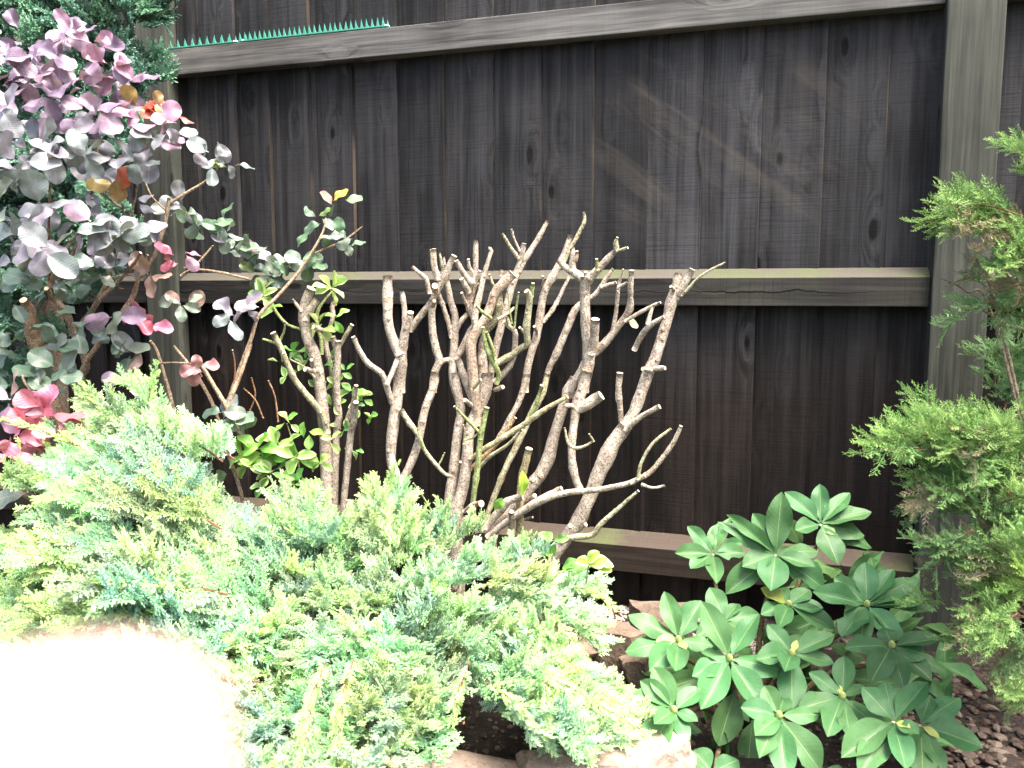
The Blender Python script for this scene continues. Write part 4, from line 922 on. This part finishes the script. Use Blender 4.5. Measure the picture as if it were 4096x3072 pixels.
def spray_mesh(name, seed, mat, n_sprig, sprig_len, n_side, needles, thick, side_len, kind, spread=48, lift=18, droop=0.25, curl=0.15):
    r_ = random.Random(seed)
    tmpl = [spikes_to_mesh(sprig_template(seed * 10 + q, n_side, needles, thick, side_len, kind)) for q in range(3)]
    VV = []; FF = []; TT = []; base = 0
    cz = lambda t: 0.10 * math.sin(t * 2.2) - droop * t * t
    cx = lambda t: curl * t * t
    for k in range(n_sprig):
        t = 0.06 + 0.94 * (k + 0.5) / n_sprig
        s = -1 if k % 2 else 1
        ln = sprig_len * (0.55 + 0.8 * math.sin(math.pi * min(1, 0.18 + t * 0.72))) * r_.uniform(0.7, 1.2)
        a = R(spread * (1 - 0.55 * t) * r_.uniform(0.7, 1.3)) * s
        if k == n_sprig - 1: a *= 0.2
        el = R(r_.gauss(lift, 22))
        y = Vector((math.sin(a) * math.cos(el), math.cos(a) * math.cos(el), math.sin(el))).normalized()
        up = Vector((r_.uniform(-.6, .6), r_.uniform(-.3, .3), 1)); x = y.cross(up).normalized(); z = x.cross(y)
        M = np.array([[x.x, y.x, z.x], [x.y, y.y, z.y], [x.z, y.z, z.z]]) * ln
        V, F, T = r_.choice(tmpl)
        VV.append(V @ M.T + np.array([cx(t), t, cz(t)])); FF.append(F + base); base += len(V); TT.append(T * (0.55 + 0.45 * t) + r_.uniform(-0.25, 0.25))
    nf = sum(len(f) for f in FF)
    ax = [(Vector((cx(t), t, cz(t))), 0.016 * (1 - 0.75 * t)) for t in (0, 0.25, 0.5, 0.75, 0.97)]
    Vt, Ft, mi = tube(ax, 5, seed=seed)
    Vt = np.array([tuple(v) for v in Vt])
    F_all = [tuple(f) for f in np.vstack(FF)] + [tuple(i + base for i in f) for f in Ft]
    V_all = np.vstack(VV + [Vt])
    T_all = np.concatenate(TT + [np.zeros(len(Vt))])
    return mesh_np(name, V_all, F_all, [mat, RED], smooth=False, mi=[0] * nf + [1] * len(Ft), tint=T_all)
def put_spray(parent, me, base, fwd, up, size, color=(1, 1, 1), name='spray'):
    y = fwd.normalized(); x = y.cross(up)
    if x.length < 1e-3: x = y.cross(Vector((0, 1, 0.2)))
    x.normalize(); z = x.cross(y)
    b = base - parent.location
    M = Matrix(((x.x * size, y.x * size, z.x * size, b.x), (x.y * size, y.y * size, z.y * size, b.y), (x.z * size, y.z * size, z.z * size, b.z), (0, 0, 0, 1)))
    return link(name, me, parent, M, color)
# foreground juniper
JA = [spray_mesh('juniper_spray', 100 + i, JUNA, 28, 0.36, 18, 6, 0.021, 0.36, 'needle', droop=0.15 + 0.08 * (i % 3), curl=random.uniform(-.2, .2)) for i in range(7)]
jroot = Vector((-0.30, 1.52, 0))
jun = empty('juniper_bush', jroot, 'spreading pale blue-green juniper in the sunlit foreground before the pruned shrubs', 'juniper', 'junipers in the bed')
polyJ = [(-260,1400),(-120,1150),(10,1200),(70,1110),(60,1010),(130,960),(200,905),(250,870),(320,850),(390,880),(440,950),(455,1040),(455,1130),(560,1135),(640,1110),(760,1110),(830,1070),(880,1100),(960,1150),(1060,1190),(1140,1180),(1200,1250),(1280,1290),(1200,1360),(1130,1390),(1280,1460),(1330,1530),(1260,1590),(1150,1560),(1030,1500),(960,1560),(880,1640),(880,1760),(-260,1760)]
def ytop(x): return float(np.interp(x, [-260, 0, 150, 320, 460, 600, 830, 1000, 1200, 1330], [1150, 1100, 930, 830, 960, 1090, 1040, 1130, 1200, 1290]))
def jY(x, y): return float(np.interp(x, [-200, 300, 600, 900, 1350], [1.70, 1.74, 1.70, 1.74, 1.76])) - (y - ytop(x)) * float(np.interp(x, [0, 700, 1300], [0.00088, 0.00092, 0.0010]))
cnt = 0
jr = random.Random(5)
step = 62
for layer, (dy, st) in enumerate(((0.0, 64), (0.09, 84))):
    y = 800
    while y < 1760:
        x = -260
        while x < 1400:
            px = x + jr.uniform(-.5, .5) * st; py = y + jr.uniform(-.5, .5) * st
            x += st
            if not inside(polyJ, px, py) or cnt > 292: continue
            Y = jY(px, py) + dy + jr.uniform(-0.05, 0.05)
            p = Q(px, py, Y)
            v = p - Vector((jroot.x, jroot.y + 0.12, 0.05))
            v.z *= 0.55
            v.normalize()
            d = (v + Vector((jr.gauss(0, .38), jr.gauss(-0.1, .3), jr.gauss(0.10, .22)))).normalized()
            size = jr.uniform(0.11, 0.17)
            up = Vector((jr.gauss(0, .35), jr.gauss(-0.35, .3), 1))
            g = jr.uniform(0.8, 1.15)
            put_spray(jun, jr.choice(JA), p - d * size * 0.6, d, up, size, (g * jr.uniform(0.85, 1.12), g, g * jr.uniform(0.8, 1.2)))
            cnt += 1
        y += st
for (px, py) in [(1265,1360),(1310,1500),(1340,1540),(1300,1560),(1280,1480),(1330,1590),(1210,1430),(1240,1345),(1220,1480),(1250,1540),(1160,1450),(1230,1590)]:
    p = Q(px, py, jY(px, py)); d = Vector((0.85, jr.uniform(-.5, 0), jr.uniform(-.35, .15))).normalized(); size = jr.uniform(0.10, 0.14)
    put_spray(jun, jr.choice(JA), p - d * size * 0.7, d, Vector((0, -0.4, 1)), size, (1.05, 1.05, 0.95))
# long leading shoots
def shoot(parent, meshes, a, b, ya, yb, n, size, sag=0.02, col=(1, 1, 1)):
    pa, pb = Q(*a, ya), Q(*b, yb)
    pts = []
    for k in range(n + 1):
        f = k / n; pts.append(pa.lerp(pb, f) + Vector((0, 0, -sag * 4 * f * (f - 1) if sag else 0)))
    for k in range(n):
        d = (pts[k + 1] - pts[k]).normalized()
        put_spray(parent, random.choice(meshes), pts[k] - d * 0.01, d, Vector((random.uniform(-.3, .3), -0.5, 1)), size * (1 - 0.35 * k / n), col)
    seedc[0] += 1
    V, F, mi = tube([(p, 0.0016 * (1 - 0.6 * i / n)) for i, p in enumerate(pts)], 6, seed=seedc[0])
    link('branch', mesh_np('branch', [v - parent.location for v in V], F, [TIPW, TIPW], mi=mi), parent)
JT = [spray_mesh('juniper_tip', 140 + i, JUNA, 12, 0.22, 10, 4, 0.04, 0.4, 'needle', spread=30, lift=8, droop=0.1) for i in range(3)]
YG = (1.15, 1.12, 0.85)
for a, b, ya, yb, n, s in [((1120,1430),(1500,1655),1.42,1.28,7,0.07),((700,1440),(655,1640),1.17,1.10,4,0.07),((760,1440),(730,1640),1.18,1.12,4,0.07),((1010,1440),(985,1560),1.32,1.28,2,0.07),((1180,1480),(1190,1590),1.38,1.34,2,0.06),
                            ((200,985),(10,915),1.62,1.60,4,0.07),((260,960),(180,845),1.68,1.68,3,0.07),((200,1060),(50,1105),1.55,1.52,3,0.07),((1230,1270),(1330,1310),1.72,1.68,3,0.06),((1290,1255),(1325,1330),1.72,1.70,2,0.05),((1190,1330),(1280,1440),1.62,1.58,3,0.06),((320,880),(330,815),1.72,1.72,2,0.07),((150,1180),(10,1180),1.45,1.45,3,0.07),((1060,1480),(1150,1560),1.34,1.3,2,0.07),((830,1090),(840,1035),1.72,1.72,2,0.07)]:
    shoot(jun, JT, a, b, ya, yb, n, s * 1.2, 0.01, YG)
# its woody branches inside
for k in range(16):
    a = jr.uniform(0, 6.28); e_ = Vector((jroot.x + math.cos(a) * jr.uniform(0.15, 0.32), jroot.y + math.sin(a) * 0.22, jr.uniform(0.1, 0.22)))
    seedc[0] += 1
    V, F, mi = tube([(jroot + Vector((0, 0, -0.02)), 0.014), (jroot.lerp(e_, 0.5) + Vector((0, 0, 0.03)), 0.009), (e_, 0.004)], 6, seed=seedc[0])
    link('branch', mesh_np('branch', [v - jroot for v in V], F, [RED, RED], mi=mi), jun)

# right-hand juniper
JB = [spray_mesh('juniper_spray', 200 + i, JUNB, 17, 0.40, 13, 4, 0.013, 0.34, 'scale', spread=38, droop=0.12, curl=random.uniform(-.2, .2)) for i in range(5)]
rroot2 = Vector((1.15, 1.52, 0))
junR = empty('juniper_bush', rroot2, 'taller green juniper with brown twig tips at the right edge before the post', 'juniper', 'junipers in the bed')
def tuft(c, Y, n, rx, ry, size, dx, dz, col, brown=0.15):
    for k in range(n):
        px = c[0] + 42 + random.gauss(0, rx * 0.85); py = c[1] + random.gauss(0, ry)
        py = c[1] + (py - c[1]) * 0.85
        p = Q(px, py, Y + random.uniform(-0.08, 0.1))
        d = Vector((dx + random.gauss(0, .4), random.gauss(-0.25, .35), dz + random.gauss(0, .3))).normalized()
        g = random.uniform(0.75, 1.2)
        cc = (col[0] * g, col[1] * g, col[2] * g)
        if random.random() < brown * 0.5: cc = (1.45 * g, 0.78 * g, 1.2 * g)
        s = size * random.uniform(0.65, 1.05)
        put_spray(junR, random.choice(JB), p - d * s * 0.5, d, Vector((random.gauss(0, .4), -0.4 + random.gauss(0, .4), 1)), s, cc)
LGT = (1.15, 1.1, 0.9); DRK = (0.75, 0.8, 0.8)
tuft((2190,355), 1.55, 7, 22, 30, 0.10, -0.7, 0.3, LGT); tuft((2060,470), 1.55, 16, 40, 25, 0.12, -0.9, 0.15, LGT); tuft((2160,520), 1.55, 12, 45, 40, 0.12, -0.6, 0.2, LGT, 0.4)
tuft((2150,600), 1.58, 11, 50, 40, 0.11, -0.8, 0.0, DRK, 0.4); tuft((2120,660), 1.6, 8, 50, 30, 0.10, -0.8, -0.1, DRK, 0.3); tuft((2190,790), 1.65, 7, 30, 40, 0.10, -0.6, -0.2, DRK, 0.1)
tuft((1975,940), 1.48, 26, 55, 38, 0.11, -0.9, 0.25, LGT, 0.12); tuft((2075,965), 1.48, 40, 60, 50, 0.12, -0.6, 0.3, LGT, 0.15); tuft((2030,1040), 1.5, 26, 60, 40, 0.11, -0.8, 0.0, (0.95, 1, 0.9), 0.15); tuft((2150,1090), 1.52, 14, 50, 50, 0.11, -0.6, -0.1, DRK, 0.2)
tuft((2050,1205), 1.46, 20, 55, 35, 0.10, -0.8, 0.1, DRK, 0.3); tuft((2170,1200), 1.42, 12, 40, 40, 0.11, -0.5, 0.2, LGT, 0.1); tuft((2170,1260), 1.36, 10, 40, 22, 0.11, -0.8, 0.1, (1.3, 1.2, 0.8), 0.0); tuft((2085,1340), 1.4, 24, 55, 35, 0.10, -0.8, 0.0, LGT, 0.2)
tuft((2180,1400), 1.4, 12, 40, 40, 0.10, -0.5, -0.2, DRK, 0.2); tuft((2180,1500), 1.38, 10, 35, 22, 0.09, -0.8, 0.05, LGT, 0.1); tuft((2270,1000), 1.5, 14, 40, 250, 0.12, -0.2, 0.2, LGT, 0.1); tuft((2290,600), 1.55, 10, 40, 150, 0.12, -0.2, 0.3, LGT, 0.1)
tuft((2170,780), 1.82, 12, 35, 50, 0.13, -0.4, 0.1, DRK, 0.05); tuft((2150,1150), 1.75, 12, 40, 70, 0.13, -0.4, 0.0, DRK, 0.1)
for (cx_, cy_) in ((2460, 350), (2560, 600), (2480, 800), (2620, 900), (2520, 1100), (2440, 1250)):  # unseen tufts beyond the right edge, added to shade the post and lower fence
    tuft((cx_, cy_), 1.68, 13, 70, 110, 0.2, 0.0, 0.3, LGT, 0.1)
for (a, b, ya, w) in [((2300,760),(2130,480),1.55,0.004),((2290,800),(2060,640),1.58,0.003),((2300,1100),(2030,930),1.5,0.005),((2300,1150),(2090,1060),1.5,0.004),((2300,1350),(2080,1190),1.45,0.004),((2300,1450),(2100,1330),1.42,0.004),((2290,1560),(2160,1500),1.4,0.003),((2290,600),(2170,560),1.55,0.003),((2140,620),(2040,620),1.56,0.002),((2150,700),(2030,600),1.6,0.002)]:
    pa, pb = Q(*a, ya + 0.05), Q(*b, ya); seedc[0] += 1
    V, F, mi = tube([(rroot2.lerp(pa, 0.3) * 1.0, w * 2.2), (pa, w * 1.5), (pa.lerp(pb, 0.55) + Vector((0, 0, 0.015)), w), (pb, w * 0.35)], 6, seed=seedc[0])
    link('branch', mesh_np('branch', [v - rroot2 for v in V], F, [TWIG, TWIG], mi=mi), junR)
seedc[0] += 1
V, F, mi = tube([(rroot2 + Vector((0, 0, -0.03)), 0.028), (rroot2 + Vector((0.02, 0.02, 0.5)), 0.022), (rroot2 + Vector((-0.02, 0.03, 1.0)), 0.014), (rroot2 + Vector((0.03, 0.0, 1.35)), 0.006)], 8, seed=seedc[0])
link('trunk', mesh_np('trunk', [v - rroot2 for v in V], F, [TWIG, TWIG], mi=mi), junR)

# conifer behind the smoke bush
CO = [spray_mesh('conifer_spray', 300 + i, CONI, 24, 0.34, 12, 5, 0.034, 0.38, 'scale', spread=40, lift=6, droop=0.3, curl=random.uniform(-.2, .2)) for i in range(5)]
coroot = Vector((-1.46, 2.6, 0))
con = empty('conifer_tree', coroot, 'dense dark blue-green conifer in the top left corner against the fence', 'conifer')
polyC = [(-230,-230),(250,-230),(400,-150),(385,20),(350,110),(340,200),(300,280),(300,420),(260,560),(150,700),(60,860),(-230,900)]
cnt = 0; y = -230
while y < 900:
    x = -230
    while x < 420:
        px = x + random.uniform(-34, 34); py = y + random.uniform(-34, 34); x += 46
        if not inside(polyC, px, py) or cnt > 330: continue
        Yc = 2.34 - 0.0004 * (300 - px) * 0.3 + random.uniform(-0.03, 0.10)
        Yc = min(Yc, 2.45)
        p = Q(px, py, Yc)
        v = p - Vector((-1.25, 2.6, p.z - 0.05)); v.normalize()
        d = (v + Vector((random.gauss(0, .35), random.gauss(-0.3, .3), random.gauss(0.35, .3)))).normalized()
        s = random.uniform(0.12, 0.18); g = random.uniform(0.75, 1.25)
        put_spray(con, random.choice(CO), p - d * s * 0.6, d, Vector((random.gauss(0, .5), -1 + random.gauss(0, .4), 0.6)), s, (g, g, g * random.uniform(0.9, 1.15)))
        cnt += 1
    y += 46
seedc[0] += 1
V, F, mi = tube([(coroot + Vector((0, 0, -0.03)), 0.05), (coroot + Vector((0.01, 0, 0.9)), 0.042), (coroot + Vector((-0.02, 0.01, 1.5)), 0.026), (coroot + Vector((-0.06, 0.02, 1.85)), 0.006)], 10, seed=seedc[0])
link('trunk', mesh_np('trunk', [v - coroot for v in V], F, [TWIG, TWIG], mi=mi), con)

# ------------------------------------------------------------------ stones, gravel, litter
def stone_mat(name, a, b):
    t = NT(name); co = t.coord()
    n1 = t.noise(co, 14.0, 5, 0.7); n2 = t.noise(co, 90.0, 4, 0.7)
    col = t.mix(t.ramp(n1, 0.35, 0.65), a, b); col = t.mix(t.math('MULTIPLY', t.ramp(n2, 0.5, 0.38), 0.5), col, tuple(x * 0.5 for x in a))
    t.base(col, 0.9, 0.2); t.bump(t.math('ADD', n1, n2), 0.7, 0.006)
    return t.m
ST1 = stone_mat('brown_sandstone', (0.13, 0.095, 0.072), (0.24, 0.18, 0.135))
ST2 = stone_mat('pale_pink_stone', (0.26, 0.195, 0.155), (0.38, 0.30, 0.24))
def stone(px, py, Y, sx, sy, sz, rz, mat, label, tilt=0.0, seed=0, boxy=0.6, sink=0.3):
    r_ = random.Random(seed); bm = bmesh.new()
    bmesh.ops.create_cube(bm, size=2)
    bmesh.ops.subdivide_edges(bm, edges=bm.edges[:], cuts=5, use_grid_fill=True)
    ph = [r_.uniform(0, 6) for _ in range(9)]
    cuts = [(Vector((r_.gauss(0, 1), r_.gauss(0, 1), r_.gauss(0, 0.8))).normalized(), r_.uniform(0.72, 0.95)) for _ in range(6)]
    for v in bm.verts:
        c = v.co.copy(); n = c.normalized()
        q = c.lerp(n * 1.15, 1 - boxy)
        for nn, dd in cuts:
            e_ = q.dot(nn) - dd
            if e_ > 0: q = q - nn * e_
        w = 0.05 * (math.sin(4 * n.x + ph[0]) * math.sin(5 * n.y + ph[1]) + math.sin(7 * n.z + ph[2]) * math.sin(6 * n.x + ph[3])) + 0.02 * math.sin(17 * n.x + ph[4]) * math.sin(19 * n.y + ph[5])
        q = q * (1 + w)
        v.co = Vector((q.x * sx, q.y * sy, q.z * sz))
    me = bpy.data.meshes.new('rock'); bm.to_mesh(me); bm.free(); me.materials.append(mat)
    for p in me.polygons: p.use_smooth = True
    try: me.set_sharp_from_angle(angle=R(28))
    except Exception: pass
    p = Q(px, py, Y)
    o = link('rock', me, None)
    o.location = (p.x, p.y, max(sz * (1 - 2 * sink), 0.0) if sink is not None else p.z)
    o.rotation_euler = (tilt, r_.uniform(-.1, .1), rz)
    o['label'] = label; o['category'] = 'rock'; o['group'] = 'edging rocks in the bed'
    return o
stone(1335, 1395, 1.95, 0.05, 0.085, 0.055, 0.5, ST1, 'brown angular rock with a flat top, left of the rhododendron', -0.15, 11, 0.85, 0.15)
stone(1235, 1385, 1.97, 0.065, 0.05, 0.042, 0.2, ST1, 'brown rock half hidden by juniper tips near the gravel', 0.0, 12, 0.75, 0.2)
stone(1430, 1345, 2.14, 0.085, 0.055, 0.05, -0.2, ST1, 'brown rock behind the leftmost rhododendron leaves', 0.0, 13, 0.8, 0.1)
stone(1400, 1440, 1.86, 0.06, 0.07, 0.06, 0.9, ST1, 'dark brown rock beneath the rhododendron leaves', 0.0, 14, 0.8, 0.25)
stone(1285, 1405, 1.90, 0.022, 0.018, 0.016, 0.9, ST2, 'small pale pink pebble beside the flat-topped rock', 0.0, 15, 0.4, 0.1)
stone(1310, 1660, 1.47, 0.16, 0.075, 0.05, -0.08, ST2, 'large flat pale stone at the bottom middle edge', 0.0, 16, 0.75, 0.25)
stone(1010, 1665, 1.46, 0.10, 0.06, 0.04, 0.15, ST2, 'pale stone under the hanging juniper at the bottom', 0.0, 17, 0.7, 0.3)
stone(1190, 1480, 1.80, 0.05, 0.04, 0.03, 0.5, ST1, 'small brown rock in the soil behind the juniper', 0.0, 18, 0.7, 0.3)
def chips(name, label, mats, n, where, smin, smax, seed):
    r_ = np.random.default_rng(seed); VV = []; FF = []; MI = []; b = 0
    ico = bmesh.new(); bmesh.ops.create_icosphere(ico, subdivisions=1, radius=1)
    iv = np.array([tuple(v.co) for v in ico.verts]); ifc = [tuple(v.index for v in f.verts) for f in ico.faces]; ico.free()
    for k in range(n):
        x, y = where(r_); s = r_.uniform(smin, smax)
        q = iv * (1 + r_.normal(0, 0.16, (len(iv), 1))) * np.array([s, s * r_.uniform(0.5, 1), s * r_.uniform(0.3, 0.65)])
        a = r_.uniform(0, 6.28); ca, sa_ = math.cos(a), math.sin(a); tl = r_.normal(0, 0.35)
        q = q @ np.array([[1, 0, 0], [0, math.cos(tl), -math.sin(tl)], [0, math.sin(tl), math.cos(tl)]])
        q = np.stack([q[:, 0] * ca - q[:, 1] * sa_, q[:, 0] * sa_ + q[:, 1] * ca, q[:, 2]], 1) + np.array([x, y, hgt(x, y) + s * 0.35])
        VV.append(q); FF += [tuple(i + b for i in f) for f in ifc]; b += len(iv); MI += [int(r_.integers(len(mats)))] * len(ifc)
    o = link(name, mesh_np(name, np.vstack(VV), FF, mats, smooth=False, mi=MI))
    o['kind'] = 'stuff'; o['label'] = label; o['category'] = 'gravel'
GR = [plain('grey_gravel', (0.30, 0.28, 0.25)), plain('pale_gravel', (0.46, 0.42, 0.36)), plain('dark_gravel', (0.13, 0.12, 0.11)), plain('tan_gravel', (0.34, 0.26, 0.19))]
def wg(r_):
    s = r_.uniform(-0.55, 0.75); d = r_.uniform(0.03, 0.30)
    p = FO + FU * s + FN * d; return p.x, p.y
chips('gravel', 'pale mixed gravel along the foot of the fence', GR, 2600, wg, 0.004, 0.010, 1)
BC = [plain('brown_bark_chip', (0.085, 0.062, 0.048)), plain('tan_bark_chip', (0.15, 0.115, 0.09)), plain('dark_bark_chip', (0.07, 0.045, 0.035))]
def wb(r_): return r_.uniform(0.78, 1.5), r_.uniform(1.25, 1.95)
chips('bark_chips', 'brown bark chips on the soil in the bottom right corner', BC, 1800, wb, 0.006, 0.015, 2)
SO = [plain('soil_crumb', (0.075, 0.05, 0.04)), plain('dark_soil_crumb', (0.035, 0.025, 0.02)), plain('pale_soil_crumb', (0.13, 0.09, 0.07))]
def ws(r_): return r_.uniform(-0.5, 0.9), r_.uniform(1.3, 2.3)
chips('soil_crumbs', 'dark crumbs of soil and grit on the bed', SO, 3200, ws, 0.002, 0.008, 3)

# ------------------------------------------------------------------ the photographer's fingertip before the lens
def skin_mat():
    t = NT('pale_skin'); co = t.coord()
    n = t.noise(co, 900.0, 4, 0.6)
    t.base(t.mix(t.ramp(n, 0.3, 0.7), (0.52, 0.34, 0.28), (0.58, 0.40, 0.34)), 0.5, 0.4)
    t.b.inputs['Subsurface Weight'].default_value = 0.4
    t.b.inputs['Subsurface Radius'].default_value = (0.004, 0.0015, 0.0008)
    t.b.inputs['Subsurface Scale'].default_value = 1.0
    t.bump(n, 0.1, 0.0003)
    return t.m
SKIN = skin_mat()
NAIL = plain('finger_nail', (0.78, 0.58, 0.54), 0.3, 0.5, 0.04)
def finger():
    fd = 0.046
    pxs = [(150, 1752, fd, 1.0), (140, 1790, fd, 1.0), (95, 1960, fd, 1.02), (30, 2200, fd, 1.06), (-60, 2550, fd * 0.99, 1.14), (-190, 3000, fd * 0.98, 1.08), (-380, 3600, fd * 0.95, 1.12), (-600, 4200, fd * 0.9, 1.22)]
    r0 = 345 * 1.85172 / F4 * fd
    cs = [(CAM + ray(x * 1.85172, y * 1.85172) * d, r0 * k) for x, y, d, k in pxs]
    tip0 = cs[0][0]; ax0 = (cs[0][0] - cs[2][0]).normalized()
    rings = []
    for a in (88, 75, 60, 45, 30, 15):
        rings.append((tip0 + ax0 * (r0 * math.sin(R(a))), r0 * math.cos(R(a))))
    rings += cs
    root = cs[-1][0]
    V = []; F = []; n = 28
    for j, (c, r) in enumerate(rings):
        t = (rings[min(j + 1, len(rings) - 1)][0] - rings[max(j - 1, 0)][0]).normalized()
        x = t.cross(FWD).normalized(); y = x.cross(t)
        for s in range(n):
            a = 2 * math.pi * s / n
            V.append(c + x * math.cos(a) * r + y * math.sin(a) * r * 0.86 - root)
    for j in range(len(rings) - 1):
        for s in range(n): F.append((j * n + s, j * n + (s + 1) % n, (j + 1) * n + (s + 1) % n, (j + 1) * n + s))
    F.append(tuple(range(n - 1, -1, -1))); F.append(tuple(range((len(rings) - 1) * n, len(rings) * n)))
    e_ = empty('finger', root, 'blurred pale fingertip of the photographer in the bottom left corner', 'finger')
    me = mesh_np('finger_body', V, F, [SKIN]); link('finger_body', me, e_)
    # nail on the far side
    x = ax0.cross(FWD).normalized()
    nv = []; nf = []
    for j in range(7):
        for i in range(7):
            u = (i - 3) / 3; v = (j - 3) / 3
            a = u * 0.75
            q = tip0 + ax0 * (v * 0.0062 + 0.001 * (1 - u * u)) + x * math.sin(a) * r0 * 0.9 + FWD * (math.cos(a) * r0 * 0.89 - 0.0006 * abs(v) ** 3)
            nv.append(q - root)
    for j in range(6):
        for i in range(6): nf.append((j * 7 + i, j * 7 + i + 1, (j + 1) * 7 + i + 1, (j + 1) * 7 + i))
    link('nail', mesh_np('nail', nv, nf, [NAIL]), e_)
finger()
